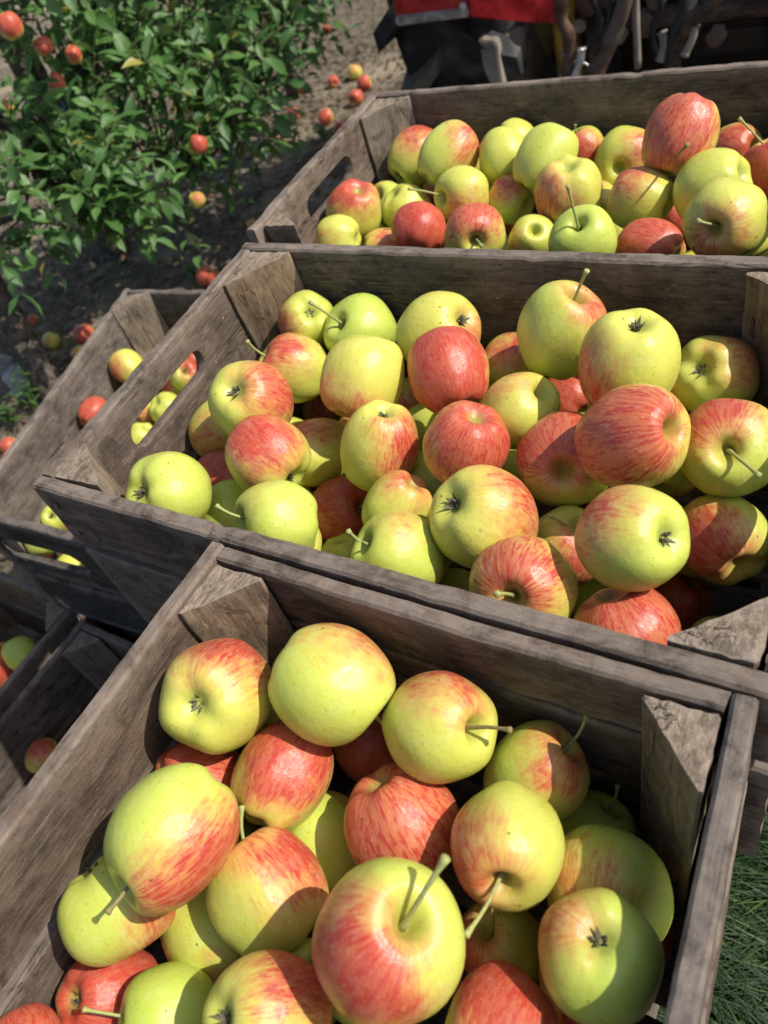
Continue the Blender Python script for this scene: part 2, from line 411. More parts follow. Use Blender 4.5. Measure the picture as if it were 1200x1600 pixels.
APPLES = [
('A',(-0.3548,0.1398,0.7269),0.0398,(-0.265,0.562,-0.784),(0.1,0.766,0.635),0.50,0.25,0.35,1.00,1,None,'apple with grey calyx outward and red shoulder, back left corner of the front crate'),
('A',(-0.2728,0.1725,0.7354),0.0412,(0.925,-0.072,-0.372),(0.261,0.766,0.587),0.34,0.55,0.20,1.00,2,(-0.2186,0.1555,0.7117),"large pale green apple with a thin red top edge, front crate's back board"),
('A',(-0.1951,0.1772,0.7164),0.0352,(0.881,0.009,0.473),(-0.014,0.719,0.695),0.45,0.35,0.20,1.00,2,(-0.1429,0.1808,0.7409),'yellow apple with its stem pointing straight right, back row of the front crate'),
('A',(-0.138,0.1862,0.6686),0.0341,(0.572,0.559,0.6),(0.661,0.127,0.739),0.42,0.80,0.30,1.00,2,(-0.1125,0.2228,0.7023),"shaded green apple with long curved stem, near the front crate's back right post"),
('A',(-0.2962,0.1139,0.6909),0.0349,(0.016,1,0.01),(0.315,0.419,0.852),0.72,0.35,0.35,1.00,1,None,"orange red apple with calyx low at left, below the front crate's back left corner apple"),
('A',(-0.2792,0.1777,0.6235),0.0308,(0.511,-0.13,-0.85),(0.335,-0.058,0.94),0.95,0.30,0.40,1.00,0,None,'dark red apple in shade between two green apples, back row of front crate'),
('A',(-0.3672,0.0887,0.671),0.0331,(0.549,0.359,-0.755),(0.283,0.464,0.839),0.90,0.20,0.60,1.00,0,None,'deep red apple half hidden above the big oblong apple in the front crate'),
('A',(-0.3206,0.0436,0.7338),0.0408,(-0.078,-0.98,0.184),(0.944,-0.292,-0.151),0.56,0.60,0.60,1.10,2,(-0.323,-0.0101,0.7442),"big oblong apple, green above and red streaked below, by the front crate's left board"),
('A',(-0.3627,-0.005,0.6828),0.0369,(0.66,-0.343,-0.668),(0.961,0.106,-0.255),0.42,0.60,0.50,0.95,1,None,"yellow green apple, red at its lower right only, touching the front crate's left board"),
('A',(-0.2712,0.046,0.6778),0.0366,(-0.694,0.406,0.595),(0.359,0.761,0.541),0.52,0.45,0.30,0.96,2,(-0.3006,0.0808,0.7101),'apple with upright green stem in a deep cleft, left of the striped red apple'),
('A',(-0.2755,0.0959,0.6271),0.0371,(0.699,0.097,-0.708),(0.369,0.847,0.383),0.12,0.65,0.20,1.00,0,None,'plain green apple peeping out between the orange red and the striped apple, front crate'),
('A',(-0.3206,0.0153,0.6302),0.0361,(-0.972,0.223,0.078),(0.782,-0.621,-0.051),0.30,0.55,0.40,1.00,0,None,'dull green apple under the oblong one, partly shaded, in the front crate'),
('A',(-0.2071,0.1198,0.6762),0.0386,(0.537,-0.386,-0.75),(0.358,-0.248,0.9),0.97,0.15,1.00,0.92,0,None,'apple striped red all over at the very centre of the front crate'),
('A',(-0.1296,0.1269,0.7033),0.0348,(0.297,-0.796,0.527),(-0.434,-0.691,0.579),0.45,0.35,0.25,0.98,2,(-0.1251,0.0674,0.7314),'yellow apple, long stem pointing down left, right of the striped red apple'),
('A',(-0.1581,0.0459,0.7444),0.0414,(0.451,0.271,0.85),(-0.147,-0.868,0.474),0.66,0.55,0.15,1.00,2,(-0.129,0.0847,0.8002),'biggest nearest apple, red lower left, green top with upright stem, front crate'),
('A',(-0.1362,0.0905,0.6013),0.0297,(-0.233,0.001,0.973),(-0.394,-0.777,0.49),0.50,0.30,0.35,1.00,2,(-0.1417,0.1084,0.6459),'small yellow apple with brown stem, squeezed right of the biggest apple'),
('A',(-0.0619,0.0906,0.7084),0.0322,(-0.051,-0.093,-0.994),(-0.851,0.072,0.52),0.40,0.80,0.15,1.00,1,None,"green apple with dark calyx at its centre, by the front crate's right board"),
('A',(-0.0746,0.1371,0.663),0.0364,(-0.11,0.952,-0.286),(-0.326,-0.292,0.899),0.30,0.80,0.70,1.00,0,None,'shaded green apple with a bright sunlit strip along its right, front crate'),
('A',(-0.1013,0.0394,0.6814),0.0303,(-0.063,0.907,-0.415),(0.235,0.58,0.78),0.74,0.30,0.30,1.00,0,None,'red cheeked apple cut by the bottom edge, below the small brown stemmed one'),
('A',(-0.2193,-0.0134,0.7026),0.0348,(0.413,0.349,-0.841),(0.411,0.888,0.208),0.55,0.30,0.60,1.00,1,None,'yellow and red streaked apple cut by the bottom edge, left of the biggest apple'),
('A',(-0.3056,-0.043,0.6514),0.0300,(-0.628,-0.498,0.597),(0.589,-0.792,0.159),0.15,0.85,0.10,1.00,2,(-0.3426,-0.0622,0.6838),'smooth green apple with pale stem pointing left, bottom of the front crate'),
('A',(-0.3657,-0.0537,0.6299),0.0331,(0.194,0.358,-0.913),(0.582,0.333,0.742),0.93,0.10,0.15,1.00,1,None,'dull brick red apple with calyx at left, lower left of the front crate'),
('A',(-0.3741,-0.1003,0.667),0.0260,(-0.897,0.44,-0.037),(-0.089,0.696,0.712),0.92,0.10,0.40,1.00,0,None,'orange red apple at the extreme bottom left corner of the picture'),
('A',(-0.1068,0.1886,0.5888),0.0292,(0.406,0.575,0.71),(-0.056,-0.965,0.258),0.10,0.95,0.10,1.00,2,(-0.0936,0.2134,0.6273),"deep shaded dark green apple with thin stem, under the front crate's back right post"),
('B',(-0.5654,0.59,0.7004),0.0344,(-0.627,0.357,-0.692),(-0.439,-0.886,0.15),0.45,0.50,0.20,1.00,1,None,'small yellow green apple, red at left, far left corner of the middle crate'),
('B',(-0.491,0.5853,0.6974),0.0395,(-0.251,-0.607,0.754),(0.263,-0.802,-0.537),0.05,0.80,0.10,0.95,2,(-0.5162,0.5534,0.7568),'pale green freckled apple with no red, by the far board of the middle crate'),
('B',(-0.5473,0.5219,0.6893),0.0389,(-0.586,-0.424,0.691),(-0.046,-0.297,0.954),0.50,0.35,0.25,1.05,2,(-0.5744,0.5011,0.7401),'yellow apple with red shoulders and pale stem pointing up left, middle crate'),
('B',(-0.4172,0.4786,0.7297),0.0403,(0.08,0.851,0.519),(-0.135,-0.959,-0.25),0.42,0.10,0.35,1.02,1,None,'creamy yellow freckled apple with faint orange flush low down, middle crate'),
('B',(-0.3809,0.5708,0.7148),0.0427,(-0.843,-0.051,-0.535),(0.981,-0.037,-0.188),0.38,0.10,0.20,1.00,1,None,'plain yellow apple behind the dusky red round one in the middle crate'),
('B',(-0.3376,0.5056,0.7257),0.0384,(-0.539,0.675,0.504),(0.239,-0.484,0.842),0.90,0.10,0.15,1.03,1,None,'dusky red round apple with calyx at its bottom, in front of a plain yellow one'),
('B',(-0.3152,0.5897,0.6656),0.0348,(0.206,0.97,0.129),(0.038,-0.226,0.973),0.40,0.60,0.20,1.00,0,None,'shaded greenish apple tucked left of the apple with the tall stem'),
('B',(-0.2456,0.5646,0.7364),0.0413,(0.412,0.14,0.9),(0.821,0.259,0.509),0.40,0.60,0.15,1.00,2,(-0.218,0.5691,0.7983),"green apple, red shoulder, tall upright stem, standing highest at the middle crate's far board"),
('B',(-0.1686,0.5135,0.7501),0.0426,(-0.186,-0.108,-0.977),(-0.694,-0.719,0.019),0.45,0.25,0.30,1.00,1,None,'large yellow apple with calyx on top and red left cheek in the middle crate'),
('B',(-0.1153,0.5871,0.6811),0.0370,(0.241,0.612,-0.753),(0.686,0.228,0.691),0.42,0.35,0.20,0.95,1,None,"yellow apple with hollow calyx and red upper edge, middle crate's far right corner"),
('B',(-0.1388,0.4253,0.755),0.0401,(0.79,-0.218,0.573),(-0.156,-0.617,0.771),0.74,0.15,0.85,1.10,2,None,'wide flat apple covered in red streaks, stemless hollow at right, atop the middle crate'),
('B',(-0.0793,0.4657,0.7164),0.0378,(0.112,-0.728,0.676),(-0.439,0.273,0.856),0.55,0.60,0.30,1.00,2,(-0.0496,0.415,0.7453),"green hearted apple with red edges, stem toward the viewer, by middle crate's right board"),
('B',(-0.2033,0.4444,0.6974),0.0403,(0.25,-0.807,0.534),(-0.25,-0.013,0.968),0.72,0.50,0.60,1.00,2,None,'red rimmed apple with a stemless green hollow, half under the wide streaked apple'),
('B',(-0.2613,0.485,0.7066),0.0343,(0.742,0.239,0.627),(-0.147,0.198,0.969),0.30,0.40,0.15,1.00,2,None,'yellow green apple with a small red patch on top, below the shaded greenish apple'),
('B',(-0.284,0.4229,0.7186),0.0354,(-0.357,-0.266,-0.896),(0.735,-0.321,0.598),0.86,0.30,0.40,0.97,0,None,'glossy crimson apple in the centre of the middle crate, below the dusky red one'),
('B',(-0.3713,0.4155,0.706),0.0391,(-0.229,-0.338,-0.913),(0.989,-0.076,0.131),0.50,0.10,0.50,1.03,1,None,'golden apple, red right half, calyx on top, left of the glossy crimson apple'),
('B',(-0.4798,0.4373,0.6544),0.0377,(0.467,0.785,-0.407),(-0.094,0.336,0.937),0.45,0.30,0.40,1.00,0,None,'yellow apple with a red top, hidden behind the red topped one with low calyx'),
('B',(-0.5128,0.4183,0.7362),0.0425,(-0.211,0.479,-0.852),(0.857,0.339,0.388),0.50,0.25,0.35,1.00,1,None,"yellow and red apple, calyx toward the viewer, touching the middle crate's left board"),
('B',(-0.5966,0.4349,0.6661),0.0380,(-0.75,-0.541,-0.38),(0.085,-0.907,0.412),0.35,0.50,0.30,1.00,0,None,"greenish apple mostly under the yellow and red one at the middle crate's left board"),
('B',(-0.4599,0.3624,0.726),0.0378,(-0.874,0.257,0.412),(0.195,0.003,0.981),0.62,0.45,0.25,1.00,1,None,'red topped apple with green base and calyx low right, left in the middle crate'),
('B',(-0.5368,0.2992,0.7225),0.0390,(0.144,0.636,-0.758),(0.095,0.534,0.84),0.03,0.65,0.10,0.96,1,None,'whole green apple alone in the near left corner of the middle crate'),
('B',(-0.5593,0.3786,0.6509),0.0339,(-0.698,0.521,0.491),(0.398,-0.148,0.905),0.88,0.30,0.30,1.00,0,None,'dark red apple in shade between the whole green corner apple and red topped one'),
('B',(-0.4016,0.2936,0.7287),0.0362,(-0.679,-0.531,0.507),(-0.458,-0.118,0.881),0.14,0.70,0.10,0.97,2,(-0.4368,0.2731,0.7631),"pale green apple with short stem at left, resting on the middle crate's near board"),
('B',(-0.517,0.3345,0.6625),0.0306,(-0.514,0.706,0.488),(0.395,-0.846,-0.359),0.05,0.70,0.10,1.00,0,None,"pale green apple half hidden behind another pale green one's stem, near board"),
('B',(-0.4338,0.396,0.619),0.0363,(0.921,-0.024,0.389),(0.251,-0.483,0.839),0.95,0.10,0.40,1.00,2,(-0.3883,0.3918,0.6557),'dark wine red apple in shade in the near half of the middle crate'),
('B',(-0.3324,0.3643,0.6881),0.0307,(-0.517,-0.509,-0.688),(0.398,0.499,0.77),0.40,0.35,0.25,1.00,0,None,'yellow apple with a pink top beside the dark wine red one, middle crate'),
('B',(-0.2355,0.3479,0.7208),0.0422,(0.416,0.379,-0.826),(0.825,0.413,0.385),0.45,0.15,0.30,0.95,1,None,'large golden apple, calyx at left and red right edge, front of the middle crate'),
('B',(-0.2966,0.3066,0.7032),0.0365,(-0.538,-0.367,0.759),(0.162,0.281,0.946),0.20,0.65,0.10,0.95,2,(-0.3154,0.2844,0.7547),"light green apple with curled stem at left, leaning on the middle crate's near board"),
('B',(-0.4025,0.345,0.6098),0.0265,(0.216,-0.328,-0.92),(0.374,-0.882,-0.286),0.05,0.50,0.10,1.00,0,None,'small plain yellow apple low behind the near board, left of the curled stem apple'),
('B',(-0.1829,0.294,0.7179),0.0367,(0.098,-0.73,0.676),(-0.028,-0.073,0.997),0.55,0.20,0.90,0.90,2,(-0.1791,0.257,0.7651),"pink streaked apple, stubby stem in a deep hollow, at the middle crate's near board"),
('B',(-0.1855,0.3805,0.6603),0.0316,(0.363,0.171,0.916),(0.641,-0.664,0.384),0.50,0.70,0.30,1.00,2,(-0.1912,0.3743,0.7068),'half green half red shaded apple with short stem, between two large yellow apples'),
('B',(-0.1136,0.3344,0.7525),0.0364,(-0.817,0.223,-0.532),(-0.766,-0.041,0.642),0.45,0.60,0.35,0.97,1,None,'big yellow green apple, calyx at right, red upper left, right in the middle crate'),
('B',(-0.0718,0.4172,0.6667),0.0336,(-0.603,0.792,-0.091),(-0.398,-0.745,0.536),0.55,0.50,0.30,1.00,0,None,'pinkish shaded apple with a sunlit strip, touching the right board of the middle crate'),
('B',(-0.1091,0.2945,0.6946),0.0366,(0.469,-0.463,-0.752),(0.347,-0.069,0.935),0.82,0.20,0.80,0.85,0,None,"red streaked apple with yellow left end, lying by the middle crate's right corner block"),
('B',(-0.103,0.4181,0.5596),0.0266,(-0.385,-0.417,-0.823),(-0.031,-0.062,0.998),0.90,0.20,0.20,1.00,0,None,"small red apple in deep shade beside the middle crate's near right corner block"),
('B',(-0.3069,0.373,0.5573),0.0241,(0.024,0.987,0.161),(0.331,-0.913,-0.237),0.05,0.60,0.10,1.00,0,None,'green apple barely showing at the near board, left of the pink streaked one'),
('B',(-0.1692,0.4036,0.5618),0.0279,(-0.916,0.149,-0.371),(0.279,-0.933,-0.227),0.10,0.80,0.10,1.00,0,None,'dark green apple in the gap above the red streaked one at the near board'),
('B',(-0.2614,0.5939,0.6261),0.0303,(-0.796,0.587,0.148),(0.197,-0.298,0.934),0.80,0.30,0.30,1.00,0,None,'brownish red apple in the dark gap below the apple with the tall stem'),
('B',(-0.4427,0.5711,0.6079),0.0310,(0.486,0.442,-0.754),(0.443,-0.858,0.26),0.50,0.60,0.30,1.00,0,None,'dark apple in the gap left of the dusky red round one'),
('B',(-0.3967,0.5354,0.6132),0.0295,(-0.989,0.108,-0.097),(0.353,-0.823,-0.445),0.10,0.60,0.30,1.00,0,None,'yellow green apple glimpsed between the golden and the glossy crimson apple'),
('B',(-0.2894,0.5158,0.5901),0.0292,(-0.925,0.271,0.266),(0.285,-0.881,-0.378),0.15,0.70,0.30,1.00,0,None,'shaded green apple in the gap right of the glossy crimson apple'),
('B',(-0.5905,0.5843,0.5652),0.0280,(-0.477,0.788,0.389),(0.372,-0.467,0.802),0.50,0.40,0.30,1.00,0,None,'small red and green apple in the gap below the creamy yellow freckled one'),
('C',(-0.6086,0.9718,0.6986),0.0404,(0.429,0.844,0.321),(0.341,0.068,0.937),0.50,0.50,0.25,1.00,1,None,'red topped apple in the far left corner of the back crate'),
('C',(-0.529,0.9224,0.723),0.0391,(0.529,0.737,0.42),(0.945,0.055,0.322),0.42,0.55,0.20,1.02,1,None,"apple split into green left and orange red right side, back crate's far left"),
('C',(-0.4532,0.9296,0.7152),0.0332,(-0.359,0.664,0.656),(0.004,-0.775,-0.632),0.08,0.35,0.10,1.00,0,None,"plain yellow apple by the back crate's far board, left of an egg shaped one"),
('C',(-0.384,0.8991,0.7267),0.0372,(0.455,0.696,0.555),(-0.72,-0.675,0.157),0.12,0.55,0.10,1.06,1,None,'pale yellow green egg shaped apple, dark calyx at lower left, in back crate'),
('C',(-0.3681,0.9838,0.6953),0.0282,(-0.348,-0.093,0.933),(0.189,-0.946,0.263),0.60,0.30,0.30,1.00,2,(-0.3731,0.98,0.729),"small red and yellow apple with short upright stem, back crate's far board"),
('C',(-0.3071,0.967,0.6878),0.0378,(0.054,-0.978,0.199),(0.812,-0.406,0.42),0.40,0.40,0.25,1.00,2,None,'yellow apple with dent and dull red right side, left of the topmost red one'),
('C',(-0.2196,0.8832,0.7556),0.0382,(-0.299,-0.634,-0.713),(-0.083,-0.636,0.767),0.76,0.30,0.75,1.02,2,(-0.196,0.8134,0.7818),"red streaked upright apple on top of the back crate's pile, stem below"),
('C',(-0.1824,0.9826,0.6886),0.0295,(-0.871,0.392,-0.296),(0.196,-0.827,0.526),0.65,0.35,0.60,1.00,0,None,'half hidden red flushed apple right of the topmost upright one in the back crate'),
('C',(-0.1253,0.9076,0.7025),0.0347,(-0.365,0.228,0.903),(-0.068,-0.97,0.233),0.90,0.20,0.30,1.00,2,(-0.1676,0.918,0.7562),'red apple at right picture edge with long stem pointing up left, back crate'),
('C',(-0.1751,0.8345,0.7246),0.0379,(-0.89,0.068,-0.451),(-0.491,-0.778,-0.391),0.12,0.40,0.20,0.95,0,None,'broad plain yellow apple below the topmost upright one in the back crate'),
('C',(-0.142,0.7373,0.7449),0.0384,(-0.109,-0.946,0.305),(-0.14,-0.989,-0.044),0.40,0.40,0.60,0.95,2,(-0.1553,0.6849,0.7757),'large yellow apple with faint pink streaks and stubby stem, right in back crate'),
('C',(-0.2526,0.8388,0.7079),0.0360,(-0.971,0.173,0.168),(-0.49,-0.155,0.858),0.45,0.30,0.30,1.00,0,None,'yellow apple with red upper left and red lower right patches in the back crate'),
('C',(-0.3371,0.8437,0.7126),0.0394,(-0.109,0.109,-0.988),(-0.549,-0.828,0.113),0.48,0.20,0.35,0.95,0,None,'golden apple with a red lower left side in the middle of the back crate'),
('C',(-0.4298,0.8829,0.684),0.0299,(-0.956,0.265,0.123),(0.043,-0.299,0.953),0.45,0.60,0.25,1.00,0,None,'dull pink and green shaded apple left of the golden one in the back crate'),
('C',(-0.4842,0.8585,0.7027),0.0348,(-0.616,-0.719,0.323),(0.36,-0.837,-0.411),0.45,0.35,0.40,0.95,2,(-0.5337,0.8173,0.736),'yellow apple with red underside and long brown stem pointing left, back crate'),
('C',(-0.629,0.8196,0.7008),0.0376,(-0.465,-0.04,-0.884),(0.242,0.023,0.97),0.58,0.40,0.20,1.04,0,None,"apple with bright red top and yellow base by the back crate's handle slot"),
('C',(-0.5806,0.8737,0.6719),0.0350,(0.406,0.207,-0.89),(0.962,0.231,0.143),0.22,0.40,0.15,1.00,0,None,'yellow apple behind the flat red one in the left part of the back crate'),
('C',(-0.5134,0.7853,0.6981),0.0336,(-0.155,0.925,0.347),(0.498,-0.666,0.555),0.92,0.30,0.15,0.95,0,None,'flat red apple resting behind the near board of the back crate'),
('C',(-0.4226,0.7606,0.7099),0.0365,(0.446,-0.855,0.265),(0.165,-0.031,0.986),0.60,0.40,0.50,0.95,2,(-0.3906,0.7122,0.7263),'red rimmed apple with yellow hollow facing the viewer, near board of back crate'),
('C',(-0.3658,0.7912,0.6845),0.0293,(0.388,-0.504,0.772),(-0.526,-0.783,0.331),0.25,0.50,0.20,1.00,2,None,"yellow green apple with open hollow just above the back crate's near board"),
('C',(-0.2795,0.7248,0.7275),0.0348,(0.033,-0.409,0.912),(0.202,-0.768,-0.607),0.02,0.75,0.05,0.92,2,(-0.2839,0.7109,0.7965),"pale green apple with tall straight stem at the back crate's near board"),
('C',(-0.2213,0.7626,0.6944),0.0325,(-0.964,0.263,0.033),(0.168,-0.541,0.824),0.85,0.30,0.40,1.00,0,None,"red apple low at the back crate's near board, left of the stubby stemmed one"),
('C',(-0.618,0.7548,0.7022),0.0307,(-0.969,-0.222,0.105),(-0.187,-0.848,0.496),0.20,0.30,0.20,1.00,0,None,"low yellow apple peeping over the near board at the back crate's left end"),
('C',(-0.4731,0.9874,0.5828),0.0244,(-0.634,-0.327,-0.701),(0.278,-0.653,0.704),0.60,0.40,0.30,1.00,0,None,'small dull red apple in the gap above the open hollowed yellow green one'),
('C',(-0.2396,0.9409,0.6205),0.0304,(0.583,0.063,-0.81),(0.196,-0.768,0.61),0.70,0.40,0.30,1.00,0,None,'dark red apple in shade left of the large yellow one, back crate'),
('C',(-0.3101,0.9452,0.5901),0.0277,(-0.884,0.437,0.169),(0.291,-0.738,-0.608),0.10,0.40,0.30,1.00,0,None,'small yellow apple wedged between pale green stemmed one and red one, near board'),
('C',(-0.4593,0.986,0.7088),0.0261,(0.709,0.477,-0.52),(0.105,-0.727,-0.678),0.10,0.35,0.10,1.00,0,None,'yellow apple nearly hidden at far board between plain yellow and egg shaped ones'),
('D',(-1.1553,0.7195,0.4515),0.0318,(-0.763,0.292,0.577),(-0.142,-0.904,0.404),0.40,0.30,0.20,1.00,0,None,"yellow apple with red left edge by the lower left crate's outer board"),
('D',(-1.1303,0.5977,0.4525),0.0258,(0.016,0.994,0.106),(0.512,-0.417,0.751),0.92,0.10,0.20,1.00,0,None,'bright red apple against the outer board of the lower left crate'),
('D',(-1.0496,0.7489,0.4184),0.0318,(-0.507,0.34,-0.792),(0.683,0.325,0.654),0.50,0.50,0.20,1.00,1,None,"red and green apple seen through the middle crate's handle slot"),
('D',(-1.1156,0.8352,0.3788),0.0268,(0.004,0.985,-0.175),(0.636,-0.284,0.717),0.90,0.20,0.20,1.00,0,None,"small red apple at the top end of the middle crate's handle slot, behind"),
('D',(-1.0446,0.6737,0.4058),0.0300,(0.203,0.367,-0.908),(0.355,-0.805,-0.475),0.05,0.50,0.10,1.00,0,None,'pale yellow apple seen in the middle of the handle slot, in the crate behind'),
('D',(-1.1027,0.6771,0.3851),0.0309,(-0.812,-0.489,-0.319),(0.6,-0.749,0.281),0.40,0.10,0.20,1.00,0,None,'orange tinted yellow apple beside the pale yellow one, seen in the handle slot'),
('D',(-1.0715,0.6122,0.3835),0.0288,(-0.485,-0.501,-0.717),(0.384,-0.806,-0.45),0.05,0.40,0.10,1.00,0,None,'yellow apple at the bottom end of the handle slot, in the crate behind'),
('D',(-1.0027,0.3789,0.4541),0.0271,(-0.391,0.323,-0.862),(0.859,0.018,-0.512),0.30,0.40,0.10,1.10,1,None,'yellow apple with dark calyx just over the slotted dark board'),
('D',(-1.0373,0.3524,0.4282),0.0256,(-0.75,-0.636,0.184),(0.172,0.671,0.721),0.10,0.40,0.10,1.00,0,None,'yellow apple mostly behind the slotted dark board of the lower left crate'),
('D',(-1.1178,0.352,0.3515),0.0275,(-0.724,0.643,0.25),(0.887,0.029,0.461),0.85,0.10,0.50,1.00,0,None,'orange red apple seen through the slot of the dark board at the left edge'),
('D',(-1.0267,0.352,0.3568),0.0275,(-0.569,0.816,0.106),(0.339,-0.92,-0.199),0.30,0.30,0.30,1.00,0,None,'yellow apple seen at the right end of the slot of the dark board'),
('F',(-1.2299,0.2473,0.1529),0.0325,(-0.871,0.26,0.417),(0.569,-0.772,-0.282),0.02,0.85,0.05,1.10,0,None,'pale green apple in the lowest crate at the left edge'),
('F',(-1.2843,0.2192,0.1272),0.0364,(-0.238,-0.691,-0.683),(0.726,-0.165,0.668),0.70,0.40,0.20,1.10,0,None,'dull red apple left of the pale green one in the lowest crate'),
('G',(-1.005,0.1095,0.1761),0.0269,(-0.733,0.677,0.067),(0.098,0.268,0.959),0.55,0.30,0.20,1.00,0,None,'red and yellow apple low in the dark crate left of the front crate'),
('A',(-0.1583,-0.0341,0.67),0.0343,(0.098,-0.277,0.956),(0.014,-0.979,-0.203),0.40,0.22,0.27,0.95,0,None,''),
('A',(-0.144,-0.118,0.6699),0.0352,(-0.551,0.389,0.738),(-0.987,0.15,0.049),0.40,0.62,0.47,0.95,0,None,''),
('A',(-0.0834,-0.0946,0.6699),0.0296,(0.151,0.94,0.308),(0.467,-0.289,-0.836),0.85,0.61,0.25,0.96,0,None,''),
('A',(-0.1881,0.0354,0.6698),0.0301,(-0.174,0.59,0.789),(-0.067,0.414,0.908),0.60,0.65,0.16,1.03,0,None,'apple glimpsed in the dark gap left of the biggest apple, front crate'),
('A',(-0.076,-0.0318,0.668),0.0331,(-0.095,-0.929,-0.357),(-0.922,0.178,0.345),0.15,0.50,0.31,1.02,0,None,''),
('A',(-0.2348,0.0067,0.6438),0.0291,(0.45,0.65,0.612),(-0.055,-0.584,0.81),0.15,0.66,0.12,0.95,0,None,'apple peeping out between the two bottom edge apples and the biggest one'),
('A',(-0.3309,0.1344,0.6345),0.0330,(0.752,0.358,0.553),(-0.673,-0.402,-0.621),0.60,0.62,0.48,0.99,0,None,''),
('A',(-0.0675,0.0277,0.632),0.0325,(0.907,0.197,0.373),(0.015,0.786,0.618),0.85,0.45,0.38,0.97,0,None,''),
('A',(-0.1175,-0.012,0.6247),0.0321,(-0.819,-0.009,-0.574),(-0.073,0.558,0.826),0.85,0.56,0.66,0.96,0,None,''),
('A',(-0.1042,-0.0715,0.6219),0.0301,(0.889,-0.018,0.457),(0.164,-0.38,-0.91),0.85,0.48,0.25,0.98,0,None,''),
('A',(-0.2141,0.0631,0.6194),0.0317,(-0.018,0.995,0.096),(0.722,-0.029,0.691),0.85,0.21,0.57,0.99,0,None,''),
('A',(-0.076,0.0879,0.6188),0.0295,(-0.519,-0.68,0.518),(0.104,0.298,0.949),0.85,0.49,0.60,0.96,0,None,'apple showing between the small brown stemmed and the dark calyx apple'),
('A',(-0.3625,0.0627,0.6089),0.0320,(0.915,-0.225,0.335),(0.306,-0.482,0.821),0.15,0.57,0.35,0.99,0,None,"apple sliver beneath the big oblong apple's right end, front crate"),
('A',(-0.0626,-0.0358,0.6048),0.0296,(-0.494,-0.747,-0.445),(0.952,-0.164,0.257),0.40,0.66,0.19,0.99,0,None,''),
('A',(-0.3615,0.1802,0.604),0.0327,(-0.035,0.724,0.689),(0.593,0.404,0.696),0.15,0.50,0.54,1.00,0,None,''),
('A',(-0.228,0.1251,0.597),0.0295,(-0.024,-0.087,-0.996),(0.853,-0.249,0.459),0.40,0.24,0.11,0.99,0,None,''),
('A',(-0.2642,-0.0115,0.5942),0.0298,(-0.979,-0.182,-0.089),(0.545,0.503,0.671),0.85,0.44,0.15,1.02,0,None,''),
('A',(-0.1608,-0.0812,0.591),0.0300,(-0.022,-0.197,0.98),(-0.035,-0.995,-0.096),0.85,0.26,0.67,1.03,0,None,''),
('A',(-0.0678,0.1375,0.5898),0.0311,(0.585,-0.111,0.803),(0.42,0.31,0.853),0.85,0.65,0.48,0.98,0,None,'apple sliver between the sunlit strip apple and the dark calyx apple'),
('B',(-0.1852,0.5402,0.6697),0.0297,(-0.881,0.094,-0.463),(0.892,0.369,0.261),0.40,0.29,0.14,0.95,0,None,''),
('B',(-0.132,0.4889,0.6689),0.0337,(0.062,0.984,0.167),(0.262,-0.438,-0.86),0.40,0.66,0.57,0.98,0,None,'apple in the gap between wide flat streaked and stem forward apple'),
('B',(-0.2767,0.376,0.6685),0.0312,(0.992,-0.101,0.078),(0.567,-0.366,0.738),0.60,0.47,0.52,0.95,0,None,'apple sliver just right below the large golden apple, middle crate'),
('B',(-0.4307,0.3127,0.6668),0.0317,(0.701,0.221,-0.678),(-0.946,-0.279,0.168),0.40,0.30,0.58,0.98,0,None,'yellow sliver of apple right of the pale short stemmed one, near board'),
('B',(-0.593,0.3087,0.6665),0.0318,(0.829,0.176,0.531),(-0.035,-0.351,0.936),0.40,0.68,0.15,1.00,0,None,''),
('B',(-0.3261,0.417,0.6566),0.0313,(0.916,0.225,0.332),(0.439,-0.209,-0.874),0.15,0.54,0.46,1.03,0,None,'apple in the gap under the glossy crimson one, middle crate'),
('B',(-0.1387,0.4237,0.6557),0.0339,(-0.892,0.451,0.005),(0.375,0.323,0.869),0.15,0.34,0.11,1.00,0,None,''),
('B',(-0.5946,0.5795,0.6475),0.0293,(0.556,-0.83,-0.034),(0.418,0.44,0.795),0.15,0.59,0.12,1.03,0,None,''),
('B',(-0.5969,0.5018,0.6467),0.0319,(-0.385,0.922,-0.039),(0.505,-0.522,0.687),0.15,0.67,0.57,1.02,0,None,''),
('B',(-0.3699,0.5802,0.6367),0.0292,(-0.685,-0.698,-0.208),(0.991,-0.027,-0.134),0.60,0.25,0.41,0.95,0,None,''),
('B',(-0.2015,0.4725,0.6362),0.0306,(-0.357,-0.62,0.698),(-0.108,-0.888,0.447),0.60,0.55,0.39,1.01,0,None,'apple glimpsed between the stemless hollow one and the big yellow green one'),
('B',(-0.1583,0.5897,0.6319),0.0310,(0.676,-0.56,-0.479),(0.942,-0.24,0.237),0.85,0.27,0.33,1.03,0,None,'apple sliver right of the wide flat streaked one, middle crate'),
('B',(-0.5,0.5786,0.6292),0.0296,(-0.157,0.495,0.855),(-0.404,0.007,0.915),0.40,0.41,0.39,0.97,0,None,''),
('B',(-0.4192,0.4714,0.6278),0.0323,(0.906,0.413,-0.092),(0.747,-0.004,0.665),0.15,0.68,0.58,0.96,0,None,''),
('B',(-0.5433,0.4665,0.6266),0.0300,(-0.697,-0.457,0.552),(-0.495,-0.869,0.009),0.60,0.41,0.40,0.98,0,None,'apple sliver below the creamy hidden yellow one with a red top'),
('B',(-0.4704,0.3319,0.6254),0.0309,(0.06,0.49,0.87),(0.041,-0.275,0.96),0.15,0.57,0.11,1.03,0,None,''),
('B',(-0.4976,0.3851,0.6185),0.0316,(0.302,0.728,-0.616),(-0.212,0.229,-0.95),0.15,0.65,0.37,1.01,0,None,'apple sliver left of the dark wine red one, middle crate'),
